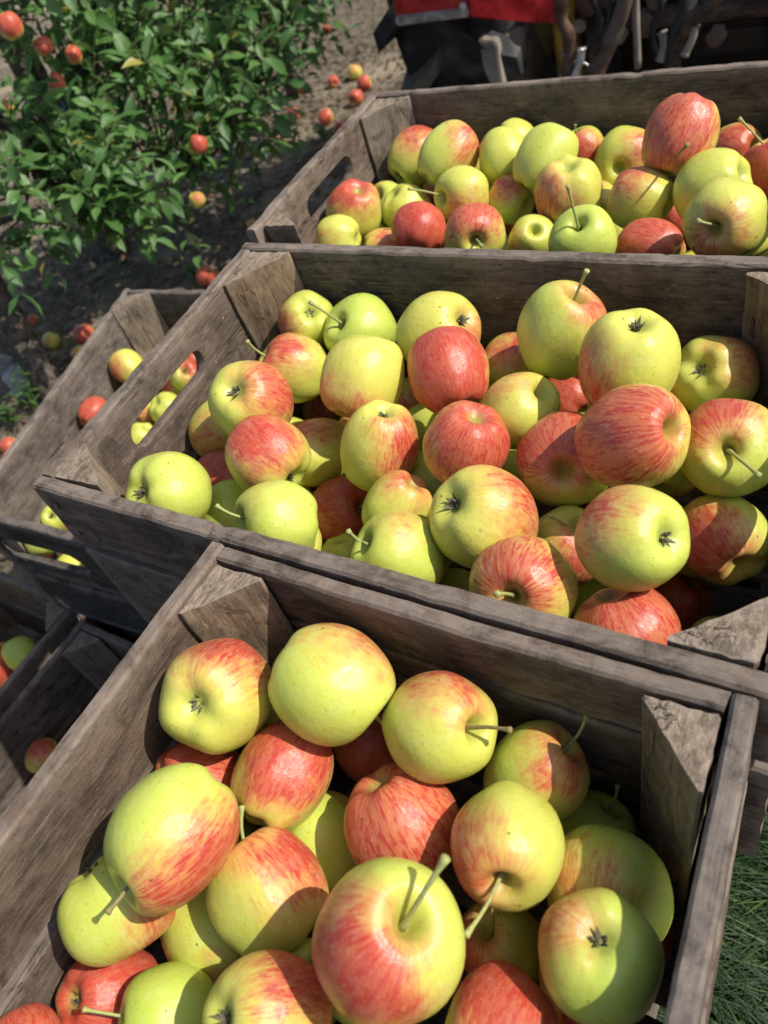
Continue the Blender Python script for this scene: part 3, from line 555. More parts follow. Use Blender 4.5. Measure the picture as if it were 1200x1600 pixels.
('B',(-0.3292,0.4731,0.6177),0.0332,(0.669,0.457,0.586),(0.227,-0.438,-0.87),0.60,0.32,0.30,0.94,0,None,''),
('B',(-0.333,0.3722,0.6158),0.0323,(-0.234,-0.238,-0.943),(0.705,-0.115,-0.699),0.15,0.22,0.27,0.97,0,None,'apple sliver between the large golden and the light green curled stem apple'),
('B',(-0.0979,0.4517,0.6128),0.0329,(-0.505,-0.63,0.59),(0.505,-0.491,0.709),0.40,0.53,0.17,1.02,0,None,"apple glimpsed between the two right hand apples by the middle crate's right board"),
('B',(-0.3766,0.4279,0.6125),0.0306,(-0.247,0.615,-0.749),(-0.096,-0.314,0.945),0.60,0.36,0.64,1.01,0,None,''),
('B',(-0.4729,0.5082,0.6089),0.0340,(-0.287,-0.056,-0.956),(-0.218,0.171,0.961),0.40,0.43,0.12,0.99,0,None,'apple sliver left of the golden red half one, middle crate'),
('B',(-0.206,0.4334,0.5919),0.0295,(-0.473,0.876,0.095),(0.637,0.072,0.767),0.85,0.33,0.56,1.04,0,None,''),
('B',(-0.0569,0.3639,0.5893),0.0298,(0.474,0.593,-0.65),(0.484,0.148,-0.862),0.85,0.59,0.46,1.03,0,None,"apple sliver in the shade beside the middle crate's right corner block"),
('B',(-0.384,0.4894,0.5839),0.0294,(0.947,-0.205,-0.248),(0.925,0.362,0.118),0.15,0.58,0.66,1.04,0,None,'apple sliver just above the large golden one, middle crate'),
('C',(-0.5089,0.9741,0.6698),0.0318,(0.615,-0.593,0.519),(-0.664,-0.656,0.359),0.40,0.39,0.62,0.94,0,None,'apple sliver between the plain yellow and brown stemmed ones, back crate'),
('C',(-0.1255,0.9641,0.6671),0.0316,(0.983,0.135,-0.126),(0.472,-0.864,0.174),0.40,0.56,0.24,0.95,0,None,''),
('C',(-0.4578,0.8053,0.6668),0.0325,(-0.003,-0.702,0.713),(-0.458,-0.546,0.701),0.15,0.60,0.32,0.99,0,None,''),
('C',(-0.1444,0.8321,0.6661),0.0312,(0.773,-0.314,-0.55),(0.107,0.166,0.98),0.40,0.44,0.18,0.97,0,None,"apple below the large yellow one with stubby stem, back crate's near right"),
('C',(-0.3268,0.8994,0.665),0.0301,(-0.216,0.913,-0.345),(-0.689,-0.163,0.707),0.60,0.24,0.60,1.01,0,None,'apple glimpsed between the golden and the dented yellow one, back crate'),
('C',(-0.5041,0.9075,0.6629),0.0301,(0.735,-0.187,-0.652),(-0.669,-0.684,-0.289),0.85,0.56,0.68,1.04,0,None,''),
('C',(-0.5765,0.7938,0.6594),0.0314,(0.758,0.484,-0.437),(0.362,-0.015,0.932),0.40,0.25,0.38,1.00,0,None,"apple between the low yellow and the flat red one, back crate's near board"),
('C',(-0.634,0.9146,0.6581),0.0312,(-0.209,-0.55,0.809),(-0.384,0.032,0.923),0.15,0.62,0.47,1.00,0,None,'apple in shade above the bright red topped one, back crate'),
('C',(-0.1604,0.888,0.6511),0.0310,(-0.734,0.448,0.509),(0.766,0.498,-0.406),0.40,0.63,0.56,1.00,0,None,''),
('C',(-0.5657,0.9443,0.6506),0.0324,(-0.663,-0.257,0.703),(0.01,-1,-0.028),0.85,0.51,0.25,0.99,0,None,'apple in shade under the long brown stem, back crate'),
('C',(-0.3419,0.8365,0.6453),0.0317,(0.445,-0.783,0.435),(0.289,-0.836,-0.466),0.40,0.52,0.41,0.98,0,None,''),
('C',(-0.1799,0.7867,0.6448),0.0298,(-0.737,-0.664,0.129),(0.298,0.513,-0.805),0.15,0.43,0.12,0.98,0,None,'apple sliver low between the two right hand apples, back crate'),
('C',(-0.6376,0.8463,0.6318),0.0339,(-0.263,0.944,-0.201),(-0.659,-0.023,0.752),0.40,0.25,0.14,0.95,0,None,"apple sliver right of the low yellow one, back crate's near board"),
('C',(-0.1253,0.8594,0.6108),0.0293,(0.865,0.184,0.468),(0.94,-0.227,0.253),0.40,0.25,0.38,0.96,0,None,''),
('C',(-0.4696,0.8885,0.6007),0.0305,(-0.832,0.309,0.461),(-0.617,0.532,0.58),0.15,0.52,0.56,1.00,0,None,'apple sliver between the yellow hollow and open hollow ones, back crate'),
('D',(-1.0023,0.5418,0.38),0.0341,(0.497,0.078,0.864),(0.079,-0.898,0.434),0.60,0.38,0.48,0.98,0,None,''),
('D',(-1.1591,0.7861,0.3799),0.0321,(-0.28,-0.645,0.711),(-0.512,-0.859,-0),0.15,0.28,0.47,1.00,0,None,''),
('D',(-1.089,0.5444,0.3799),0.0348,(-0.102,-0.545,0.832),(-0.06,-0.393,-0.918),0.85,0.62,0.18,1.01,0,None,''),
('D',(-0.9773,0.7955,0.3799),0.0359,(-0.395,0.142,-0.908),(-0.877,-0.475,0.071),0.60,0.30,0.14,0.94,0,None,''),
('D',(-0.9537,0.7268,0.3797),0.0329,(0.464,-0.88,-0.099),(0.687,0.536,0.491),0.60,0.49,0.24,0.96,0,None,''),
('D',(-1.0206,0.4508,0.3797),0.0354,(0.339,-0.409,0.847),(-0.333,0.674,0.66),0.15,0.36,0.66,0.98,0,None,''),
('D',(-0.9677,0.6517,0.3795),0.0339,(0.682,-0.002,0.731),(-0.671,0.469,-0.575),0.85,0.66,0.11,1.03,0,None,''),
('D',(-0.9509,0.4639,0.3767),0.0302,(-0.873,0.453,-0.18),(-0.907,-0.171,0.384),0.40,0.51,0.68,0.96,0,None,''),
('D',(-1.0837,0.4731,0.3751),0.0311,(-0.355,-0.317,-0.88),(0.111,-0.313,0.943),0.85,0.27,0.63,1.03,0,None,''),
('D',(-1.1022,0.755,0.3738),0.0310,(-0.611,0.18,0.771),(-0.745,0.17,0.645),0.85,0.28,0.60,1.00,0,None,"apple glimpsed in the handle slot's upper half, lower left crate"),
('D',(-0.9705,0.3992,0.3737),0.0323,(-0.265,0.587,0.765),(-0.228,0.787,-0.573),0.15,0.41,0.12,0.98,0,None,''),
('D',(-1.0219,0.7239,0.3734),0.0298,(0.282,0.603,-0.746),(0.281,0.915,0.288),0.60,0.50,0.50,1.01,0,None,''),
('D',(-0.9607,0.5921,0.3632),0.0315,(-0.689,-0.647,-0.328),(0.862,0.466,-0.201),0.15,0.54,0.54,1.02,0,None,''),
('D',(-1.0205,0.6298,0.3516),0.0316,(-0.939,0.057,0.338),(-0.331,0.498,0.802),0.15,0.40,0.45,0.97,0,None,''),
('F',(-1.202,0.0085,0.13),0.0343,(0.751,0.504,-0.426),(0.187,-0.894,0.407),0.15,0.27,0.16,1.00,0,None,''),
('F',(-1.1913,0.1405,0.13),0.0353,(0.582,-0.398,0.709),(-0.804,0.252,0.539),0.40,0.53,0.43,0.98,0,None,''),
('F',(-1.3394,0.1708,0.1299),0.0357,(0.6,0.789,0.131),(-0.853,-0.305,-0.422),0.60,0.55,0.25,1.00,0,None,''),
('F',(-1.3433,0.0665,0.1299),0.0351,(0.174,-0.795,-0.581),(0.675,0.731,0.105),0.15,0.64,0.65,0.97,0,None,''),
('F',(-1.252,0.053,0.1298),0.0329,(-0.526,-0.589,-0.614),(0.015,-0.06,0.998),0.15,0.42,0.35,1.00,0,None,''),
('F',(-1.3904,0.2483,0.1298),0.0335,(0.967,-0.19,0.169),(-0.306,0.948,-0.091),0.40,0.28,0.38,0.98,0,None,''),
('F',(-1.4204,0.1076,0.1298),0.0291,(0.108,-0.843,0.527),(-0.666,-0.709,-0.234),0.85,0.39,0.35,0.98,0,None,''),
('F',(-1.3999,0.1881,0.1296),0.0302,(-0.718,0.007,0.696),(-0.974,-0.097,-0.206),0.60,0.59,0.42,0.99,0,None,''),
('F',(-1.2708,0.1318,0.1293),0.0357,(-0.744,-0.561,0.363),(-0.166,0.117,0.979),0.40,0.63,0.55,1.03,0,None,''),
('F',(-1.2986,-0.0023,0.1288),0.0349,(0.657,-0.066,0.751),(0.639,-0.311,0.703),0.85,0.59,0.12,0.98,0,None,''),
('F',(-1.3882,0.1357,0.0924),0.0303,(-0.965,-0.139,0.222),(0.783,-0.344,0.518),0.85,0.50,0.51,0.96,0,None,''),
('G',(-0.7554,0.2509,0.13),0.0333,(0.047,0.175,0.984),(-0.486,-0.752,-0.445),0.60,0.54,0.46,0.95,0,None,''),
('G',(-0.851,0.2232,0.13),0.0291,(0.147,-0.734,-0.663),(-0.496,-0.585,-0.642),0.85,0.36,0.41,0.99,0,None,''),
('G',(-0.8202,0.1054,0.13),0.0314,(0.788,-0.401,-0.468),(-0.951,-0.165,-0.261),0.85,0.68,0.34,0.96,0,None,''),
('G',(-0.7875,0.1766,0.13),0.0328,(-0.116,-0.986,-0.117),(0.696,0.679,-0.235),0.85,0.69,0.59,1.03,0,None,''),
('G',(-0.9174,0.0587,0.1299),0.0320,(0.309,-0.609,-0.73),(0.853,-0.33,-0.404),0.85,0.36,0.50,0.97,0,None,''),
('G',(-0.9753,0.1641,0.1299),0.0318,(0.057,-0.686,0.726),(-0.692,0.406,0.597),0.85,0.32,0.68,1.01,0,None,''),
('G',(-0.7192,0.0439,0.1299),0.0320,(0.682,0.728,0.062),(0.606,0.027,-0.795),0.60,0.34,0.32,1.02,0,None,''),
('G',(-0.9502,0.2295,0.1299),0.0313,(-0.331,0.646,-0.688),(-0.931,-0.307,0.198),0.85,0.61,0.65,1.01,0,None,''),
('G',(-0.9119,0.1524,0.1298),0.0312,(0.458,0.75,0.478),(-0.576,-0.366,0.731),0.85,0.44,0.10,1.01,0,None,''),
('G',(-0.8028,0.0334,0.1298),0.0313,(0.597,-0.074,-0.799),(-0.775,-0.491,0.397),0.60,0.32,0.39,0.95,0,None,''),
('G',(-0.7578,0.0985,0.1297),0.0329,(0.777,-0.422,-0.467),(0.168,0.847,0.504),0.40,0.68,0.64,1.01,0,None,''),
('G',(-0.9809,0.0941,0.1296),0.0293,(0.212,0.845,0.491),(-0.549,-0.76,0.348),0.60,0.64,0.53,1.00,0,None,''),
('G',(-0.988,0.0304,0.1286),0.0303,(-0.936,-0.326,-0.13),(0.54,0.272,0.797),0.85,0.23,0.43,0.99,0,None,''),
('G',(-0.8609,0.0404,0.1261),0.0297,(-0.05,0.144,-0.988),(-0.574,-0.664,-0.48),0.60,0.22,0.10,1.03,0,None,''),
('G',(-0.8486,0.1601,0.1257),0.0296,(0.766,0.641,-0.05),(-0.552,-0.243,0.798),0.60,0.55,0.70,0.99,0,None,''),
('G',(-0.9009,0.254,0.1067),0.0301,(-0.586,0.537,0.608),(-0.628,0.08,0.774),0.15,0.62,0.16,1.03,0,None,''),
('G',(-0.7269,0.2008,0.1041),0.0295,(-0.488,-0.151,-0.86),(0.487,0.058,0.872),0.60,0.59,0.56,0.96,0,None,''),
('G',(-0.876,0.1075,0.1017),0.0323,(0.887,-0.157,0.434),(-0.03,-0.775,0.631),0.85,0.64,0.11,1.03,0,None,''),
('G',(-0.7164,0.1315,0.0984),0.0301,(-0.249,-0.94,-0.232),(-0.989,-0.133,-0.068),0.85,0.66,0.60,0.97,0,None,''),
('G',(-0.8982,0.1983,0.096),0.0290,(-0.085,-0.981,0.172),(-0.816,0.399,-0.417),0.85,0.68,0.20,0.97,0,None,''),
('G',(-0.8045,0.2293,0.0952),0.0304,(-0.664,0.535,-0.523),(-0.845,0.441,-0.302),0.40,0.50,0.30,1.01,0,None,''),
('G',(-0.9376,0.0996,0.093),0.0291,(-0.039,0.105,0.994),(-0.124,0.739,-0.662),0.85,0.39,0.37,0.99,0,None,''),
('G',(-0.7993,0.1368,0.083),0.0312,(-0.236,-0.967,-0.1),(0.781,0.624,0.035),0.60,0.58,0.12,1.00,0,None,''),
('G',(-0.9515,0.0308,0.082),0.0298,(-0.903,-0.174,0.394),(0.333,-0.821,-0.463),0.40,0.45,0.69,0.96,0,None,''),
]
def outward(me):
    bm = bmesh.new(); bm.from_mesh(me); bmesh.ops.recalc_face_normals(bm, faces=bm.faces)
    if bm.calc_volume(signed=True) < 0: bmesh.ops.reverse_faces(bm, faces=bm.faces)
    bm.to_mesh(me); bm.free()

# ------------------------------------------------------------------ crates
def board_mesh(L, H, T, seed, slot=None, chip=1.0):
    """A sawn board: x along its length, y through its thickness, z up, with worn uneven edges."""
    rng = random.Random(seed)
    c = min(.0022, T*.2)
    loop = [(-T/2+c, -H/2), (T/2-c, -H/2), (T/2, -H/2+c)]
    nz = max(2, int(H/.02))
    for k in range(1, nz): loop.append((T/2, -H/2+c+(H-2*c)*k/nz))
    loop += [(T/2, H/2-c), (T/2-c, H/2), (-T/2+c, H/2), (-T/2, H/2-c)]
    for k in range(nz-1, 0, -1): loop.append((-T/2, -H/2+c+(H-2*c)*k/nz))
    loop.append((-T/2, -H/2+c))
    n = len(loop); nxs = max(6, int(L/.009)); V = []
    so = rng.uniform(0, 99)
    bow = rng.uniform(-.0015, .0015)
    for i in range(nxs+1):
        x = -L/2+L*i/nxs
        endr = mnoise.noise(Vector((so, i*.0, 7)))
        top = mnoise.noise(Vector((x*30, so, 0)))*.0010*chip - max(0, mnoise.noise(Vector((x*38, so, 9)))-.30)*.008*chip
        bot = mnoise.noise(Vector((x*30, so, 4)))*.0012*chip + max(0, mnoise.noise(Vector((x*33, so, 13)))-.25)*.011*chip
        for (y, z) in loop:
            yy = y+bow*math.cos(x/L*3)+mnoise.noise(Vector((x*9, z*9, so)))*.0012+mnoise.noise(Vector((x*70, z*55, so+y*90)))*.00035
            zz = z
            f = z/(H/2)
            if f > .5: zz += top*(f-.5)*2
            elif f < -.5: zz += bot*(-f-.5)*2
            if abs(abs(f)-1) < .12: zz += mnoise.noise(Vector((x*140, y*200, so+z*9)))*.0005*chip; yy += mnoise.noise(Vector((x*120, 3, so+z*9)))*.0006*chip
            xx = x
            if i in (0, nxs): xx += mnoise.noise(Vector((z*60, y*60, so)))*.002
            V.append((xx, yy, zz))
    F = []
    for i in range(nxs):
        for k in range(n):
            k2 = (k+1) % n
            F.append((i*n+k, (i+1)*n+k, (i+1)*n+k2, i*n+k2))
    F.append(tuple(range(n))); F.append(tuple(nxs*n+k for k in range(n))[::-1])
    me = mesh_from("board", V, F, True, None)
    outward(me)
    if slot:
        sx, sz, sl, sh = slot            # centre along x, centre z, length, height
        P = []
        for k in range(44):
            th = 2*math.pi*k/44
            cx = (sl/2-sh/2)*(1 if math.cos(th) > 0 else -1)
            r = sh/2*(1+.10*mnoise.noise(Vector((math.cos(th)*2, math.sin(th)*2, so))))
            P.append((sx+cx+r*math.cos(th), sz+r*math.sin(th)))
        prof = ((-T*2, 1.0), (-T/2-.0005, 1.14), (-T/2+.003, 1.0), (T/2-.003, 1.0), (T/2+.0005, 1.14), (T*2, 1.0))
        CV = []
        for (y, s) in prof:
            for (x, z) in P:
                g_ = s-1.0
                dx = x-sx; dz = z-sz
                CV.append((x+(g_*sh*.5)*(1 if dx > 0 else -1)*min(1, abs(dx)/(sl*.5)), y, sz+dz*(1+g_)))
        m = len(P); CF = []
        for j in range(len(prof)-1):
            for k in range(m):
                k2 = (k+1) % m; CF.append((j*m+k, j*m+k2, (j+1)*m+k2, (j+1)*m+k))
        CF.append(tuple(range(m))[::-1]); CF.append(tuple((len(prof)-1)*m+k for k in range(m)))
        cm = mesh_from("cut", CV, CF, False)
        outward(cm)
        o = bpy.data.objects.new("cut_board", me); co = bpy.data.objects.new("cutter", cm)
        COL.objects.link(o); COL.objects.link(co)
        md = o.modifiers.new("b", 'BOOLEAN'); md.object = co; md.operation = 'DIFFERENCE'
        v0 = L*H*T
        for solver, selfx in (('EXACT', False), ('EXACT', True), ('FAST', False)):
            md.solver = solver
            if solver == 'EXACT': md.use_self = selfx
            bpy.context.view_layer.update()
            dg = bpy.context.evaluated_depsgraph_get()
            me2 = bpy.data.meshes.new_from_object(o.evaluated_get(dg))
            bt = bmesh.new(); bt.from_mesh(me2); vol = bt.calc_volume(signed=True); bt.free()
            if .3*v0 < vol < .985*v0: break
        bpy.data.objects.remove(o); bpy.data.objects.remove(co); me = me2; me.name = "slotted_board"
    me.polygons.foreach_set('use_smooth', [True]*len(me.polygons)); me.set_sharp_from_angle(angle=math.radians(38))
    return me

def place_board(crate, name, p0, p1, ztop, H, T, inward, seed, slot=None, mat=None, chip=1.0):
    """p0 -> p1: outer top line of the board (world xy); the thickness goes to `inward`."""
    p0 = Vector((p0[0], p0[1], 0)); p1 = Vector((p1[0], p1[1], 0)); L = (p1-p0).length
    X = (p1-p0).normalized(); Z = Vector((0, 0, 1)); Y = Z.cross(X)
    s = 1 if Y.dot(Vector((inward[0], inward[1], 0))) > 0 else -1
    c = (p0+p1)/2+Y*s*T/2; c.z = ztop-H/2
    rot = Matrix((X, Y, Z)).transposed().to_4x4()
    me = board_mesh(L, H, T, seed, slot, chip)
    return add(name, me, crate, mat or M_WOOD, Matrix.Translation(c-crate.location) @ rot)

def post_mesh(h, la, lb, seed):
    """Triangular corner block; local x runs up the block so the grain does too."""
    rng = random.Random(seed); so = rng.uniform(0, 99)
    tri = [Vector((0, 0)), Vector((la, 0)), Vector((0, lb))]
    out = []
    for i in range(3):
        a, b = tri[i], tri[(i+1) % 3]
        k0, k1 = (.05, .95)
        for k in range(9):
            t = k0+(k1-k0)*k/8; out.append(a+(b-a)*t)
    n = len(out); V = []; ns = 26
    for i in range(ns+1):
        x = -h+h*i/ns
        for q in out:
            r = .0016*mnoise.noise(Vector((x*35, q.x*120, q.y*120+so)))
            xx = x
            if i == ns: xx += .0022*mnoise.noise(Vector((q.x*150, q.y*150, so)))
            d = (q-Vector((la/3, lb/3))); d.normalize()
            V.append((xx, q.x+d.x*r, q.y+d.y*r))
    F = [(i*n+k, (i+1)*n+k, (i+1)*n+(k+1) % n, i*n+(k+1) % n) for i in range(ns) for k in range(n)]
    F.append(tuple(range(n)))
    # rough sawn top made of rings towards the middle
    base = ns*n; prev = list(range(base, base+n)); cen = Vector((la*.3, lb*.3))
    for s in (.8, .55, .3):
        ring = []
        for k, q in enumerate(out):
            p = cen+(q-cen)*s
            V.append((mnoise.noise(Vector((p.x*110, p.y*110, so)))*.0022, p.x, p.y)); ring.append(len(V)-1)
        for k in range(n): F.append((prev[k], ring[k], ring[(k+1) % n], prev[(k+1) % n]))
        prev = ring
    V.append((0, cen.x, cen.y)); ci = len(V)-1
    for k in range(n): F.append((prev[k], ci, prev[(k+1) % n]))
    me = mesh_from("corner_block", V, F, True)
    outward(me)
    me.set_sharp_from_angle(angle=math.radians(35))
    return me

def place_post(crate, corner, a, b, la, lb, ztop, h, seed):
    a = Vector((a[0], a[1], 0)).normalized(); b = Vector((b[0], b[1], 0)).normalized()
    up = Vector((0, 0, 1))
    # local x = up, y = a, z = b
    rot = Matrix((up, a, b)).transposed().to_4x4()
    me = post_mesh(h, la, lb, seed)
    return add("corner_block", me, crate, M_POST, Matrix.Translation(Vector((corner[0], corner[1], ztop))-crate.location) @ rot)

def nail_mesh():
    V, F = tube_data([(0, 0, -.001), (0, 0, .0008), (0, 0, .0014)], [.0028, .0028, .0017], 8)
    return mesh_from("nail", V, F)
NAIL = nail_mesh()

def crate(label, FL, FR, NR, NL, zrim, H=.245, T=.013, cover='x', sides=None, blocks=None, seed=0, floor=True, group="old wooden fruit crates"):
    """Four outer corners (far/near, left/right). cover 'x': near/far boards run over the corners."""
    FL, FR, NR, NL = [Vector((p[0], p[1])) for p in (FL, FR, NR, NL)]
    c = (FL+FR+NR+NL)/4
    cr = thing("wooden_crate", (c.x, c.y, zrim-H), label, "crate", group)
    sides = sides or {}
    default = [(0.0, .118, None), (.124, .118, None)]
    ed = {'far': (FL, FR, Vector((0, -1))), 'near': (NR, NL, Vector((0, 1))), 'left': (NL, FL, Vector((1, 0))), 'right': (FR, NR, Vector((-1, 0)))}
    for i, (nm, (a, b, inw)) in enumerate(ed.items()):
        run = (b-a).normalized()
        long_ = nm in ('far', 'near')
        if (cover == 'x') != long_: a2 = a+run*(T+.0015); b2 = b-run*(T+.0015)
        else: a2, b2 = a, b
        for j, (dz, hb, slot, *dk) in enumerate(sides.get(nm, default)):
            t = T*(1+.06*((i*3+j*5) % 4-1.5)/1.5)
            place_board(cr, "side_board" if long_ else "end_board", a2, b2, zrim-dz, hb, t, inw, seed*37+i*5+j, slot, M_WOODSHADE if dk else None)
            if nm in ('near', 'far', 'left') or seed != 1:
                nrm = Vector((-inw.x, -inw.y, 0))
                for q in (.02, .045):
                    for e in (a2+run*q, b2-run*q):
                        for zz in (.25, .75):
                            n3 = Vector((run.y, -run.x, 0)); n3 = n3 if n3.dot(nrm) > 0 else -n3
                            p = Vector((e.x, e.y, zrim-dz-hb*zz))+n3*.0006
                            if q > .03 and zz < .5: continue
                            add("nail", NAIL, cr, M_NAIL, Matrix.Translation(p-cr.location) @ n3.to_track_quat('Z', 'Y').to_matrix().to_4x4())
    bl = dict(FL=(.05, .05, .003), FR=(.05, .05, .003), NR=(.05, .05, .003), NL=(.05, .05, .003)); bl.update(blocks or {})
    for k, (la, lb, dz) in bl.items():
        P = dict(FL=FL, FR=FR, NR=NR, NL=NL)[k]
        xa = (dict(FL=FR, FR=FL, NR=NL, NL=NR)[k]-P).normalized(); ya = (dict(FL=NL, FR=NR, NR=FR, NL=FL)[k]-P).normalized()
        m = T*1.06+.0022
        q = P+xa*m+ya*m
        place_post(cr, q, xa, ya, la, lb, zrim-dz, H-.012-dz, seed*11+ord(k[0])+ord(k[1]))
    if floor:
        nsl = 5; L0, L1 = FL.lerp(NL, .04), FL.lerp(NL, .96); R0, R1 = FR.lerp(NR, .04), FR.lerp(NR, .96)
        for k in range(nsl):
            a = L0.lerp(L1, k/nsl+.006)+Vector((.016, 0)); b = R0.lerp(R1, k/nsl+.006)-Vector((.016, 0))
            w_ = (L1-L0).length/nsl-.010
            me = board_mesh((b-a).length, w_, .009, seed*91+k)
            X = Vector((b.x-a.x, b.y-a.y, 0)).normalized(); Zl = Vector((0, 0, 1)).cross(X); Yl = Zl.cross(X)
            cc = Vector(((a.x+b.x)/2, (a.y+b.y)/2, zrim-H+.006))-Zl*w_/2
            rot = Matrix((X, Yl, Zl)).transposed().to_4x4()
            add("floor_slat", me, cr, M_WOOD, Matrix.Translation(cc-cr.location) @ rot)
    return cr

R1, R2, R3 = .77, .52, .27
crate("front weathered crate full of apples, nearest the viewer, beside the grass",
      (-.412, .2362), (-.0155, .2322), (.014, -.335), (-.421, -.33), R1, cover='y', seed=1, T=.0136,
      sides=dict(left=[(0, .086, None), (.094, .150, None)], right=[(0, .080, None), (.104, .14, None)],
                 far=[(.001, .060, None), (.066, .176, None)]),
      blocks=dict(FL=(.047, .050, .004), FR=(.043, .047, .002)))
crate("middle wide crate full of apples, with a handle slot in its left board",
      (-.657, .640), (-.002, .640), (-.002, .2343), (-.637, .2408), R1, cover='x', seed=2, T=.0145,
      sides=dict(left=[(0, .118, (-.022, .012, .134, .032)), (.124, .118, None)], right=[(0, .118, (0, .017, .128, .030)), (.124, .118, None)],
                 near=[(0, .082, None), (.094, .15, None)], far=[(0, .13, None), (.134, .108, None)]),
      blocks=dict(FL=(.058, .066, .002), FR=(.085, .06, .003), NR=(.052, .050, .0), NL=(.060, .045, .001)))
crate("back crate full of apples, farthest of the row, in front of the tractor",
      (-.690, 1.026), (-.055, 1.026), (-.055, .6645), (-.677, .6645), R1, cover='y', seed=3, T=.0135,
      sides=dict(left=[(0, .12, (-.005, .016, .125, .030)), (.126, .116, None)], right=[(0, .12, (0, .016, .125, .030)), (.126, .116, None)], near=[(.024, .10, None), (.13, .112, None)]),
      blocks=dict(FL=(.055, .06, .004), NL=(.05, .035, .004), NR=(.045, .04, .045)))
crate("lower crate with dark slotted near board, left of the middle crate",
      (-1.235, .855), (-.82, .885), (-.72, .326), (-1.098, .311), R2, cover='y', seed=4,
      sides=dict(near=[(0, .13, (0.075, -.008, .19, .046), 'dark'), (.136, .108, None, 'dark')], left=[(0, .118, None), (.124, .118, None)]),  # shade on both near boards is put into their wood colour
      blocks=dict(FL=(.055, .06, .003), NL=(.028, .028, .003)))
crate("lowest crate at the left edge holding a pale green apple",
      (-1.50, .345), (-1.066, .333), (-1.072, -.22), (-1.50, -.21), R3, cover='x', seed=5)
crate("dark lowest crate in the shade between the left edge crate and front crate",
      (-1.034, .308), (-.63, .296), (-.63, -.27), (-1.046, -.26), R3, cover='y', seed=6)
# the stack underneath
crate("empty crate in the second tier under the front crate",
      (-.49, .236), (-.055, .236), (-.055, -.34), (-.49, -.34), R2-.004, cover='x', seed=7)
crate("empty crate in the second tier under the middle crate", (-.655, .64), (-.035, .64), (-.035, .248), (-.655, .248), R2-.004, cover='x', seed=8)
crate("empty crate in the second tier under the back crate", (-.68, 1.03), (-.06, 1.03), (-.06, .655), (-.68, .655), R2-.004, cover='x', seed=9)
crate("empty bottom crate of the stack under the front crate", (-.50, .23), (-.07, .23), (-.07, -.34), (-.50, -.34), R3-.008, H=.255, cover='x', seed=10)
crate("empty bottom crate of the stack under the middle crate", (-.60, .64), (-.05, .64), (-.05, .25), (-.60, .25), R3-.008, H=.255, cover='x', seed=11)
crate("empty bottom crate of the stack under the back crate", (-.68, 1.02), (-.07, 1.02), (-.07, .66), (-.68, .66), R3-.008, H=.255, cover='x', seed=12)
crate("empty bottom crate under the lower crate with the dark slotted board", (-1.27, .90), (-.86, .90), (-.86, .362), (-1.27, .362), R3-.008, H=.255, cover='y', seed=13)

# ------------------------------------------------------------------ apples
PROFILE = [(0.0, .56), (.05, .57), (.10, .63), (.16, .735), (.24, .835), (.34, .895), (.46, .890), (.60, .825), (.75, .69), (.88, .49), (.965, .25), (1.0, .0),
           (.98, -.25), (.915, -.47), (.81, -.66), (.685, -.79), (.56, -.865), (.44, -.895), (.33, -.88), (.23, -.835), (.14, -.775), (.06, -.74), (0.0, -.735)]
def apple_mesh(k):
    rng = random.Random(100+k)
    taper = rng.uniform(-.02, .12); lobe = rng.uniform(.015, .045); skew = rng.uniform(.02, .10); ph = rng.uniform(0, 6.28)
    lump = rng.uniform(.02, .05); so = rng.uniform(0, 50); sh = rng.uniform(.92, 1.06)
    pts = smooth_path([(a, 0, b) for a, b in PROFILE], 2)
    na = 48; V = []; F = []
    rows = []
    for i, p in enumerate(pts):
        if i == 0 or i == len(pts)-1:
            V.append((0, 0, p.z)); rows.append([len(V)-1]); continue
        row = []
        for a in range(na):
            th = 2*math.pi*a/na
            t = (p.z+.94)/1.88        # 0 calyx .. 1 stem
            r = max(p.x, .002)*(1-taper*(1-t)*min(1, p.x*1.2))
            lb = lobe*(1-t)**1.5*math.cos(5*th+ph)+lobe*.4*t*math.cos(5*th+ph+.3)
            r *= 1+lb*min(1, p.x*1.6)
            z = p.z*sh
            if t < .35: z += -lobe*.8*math.cos(5*th+ph)*(.35-t)/.35*min(1, p.x*2.2)*max(0, 1-abs(p.x-.48)*1.6)
            if t > .6: z += skew*math.cos(th+1)*(t-.6)/.4*min(1, p.x*2)
            q = Vector((r*math.cos(th), r*math.sin(th), z))
            n = mnoise.noise(q*1.5+Vector((so, 0, 0)))
            q *= 1+lump*n*min(1, p.x*2)
            V.append(tuple(q)); row.append(len(V)-1)
        rows.append(row)
    for i in range(len(rows)-1):
        A, B = rows[i], rows[i+1]
        for a in range(na):
            a2 = (a+1) % na
            if len(A) == 1: F.append((A[0], B[a], B[a2]))
            elif len(B) == 1: F.append((A[a], B[0], A[a2]))
            else: F.append((A[a], B[a], B[a2], A[a2]))
    me = mesh_from("apple", V, F)
    outward(me)
    me.materials.append(M_APPLE)
    return me
APPLE_MESH = [apple_mesh(k) for k in range(9)]

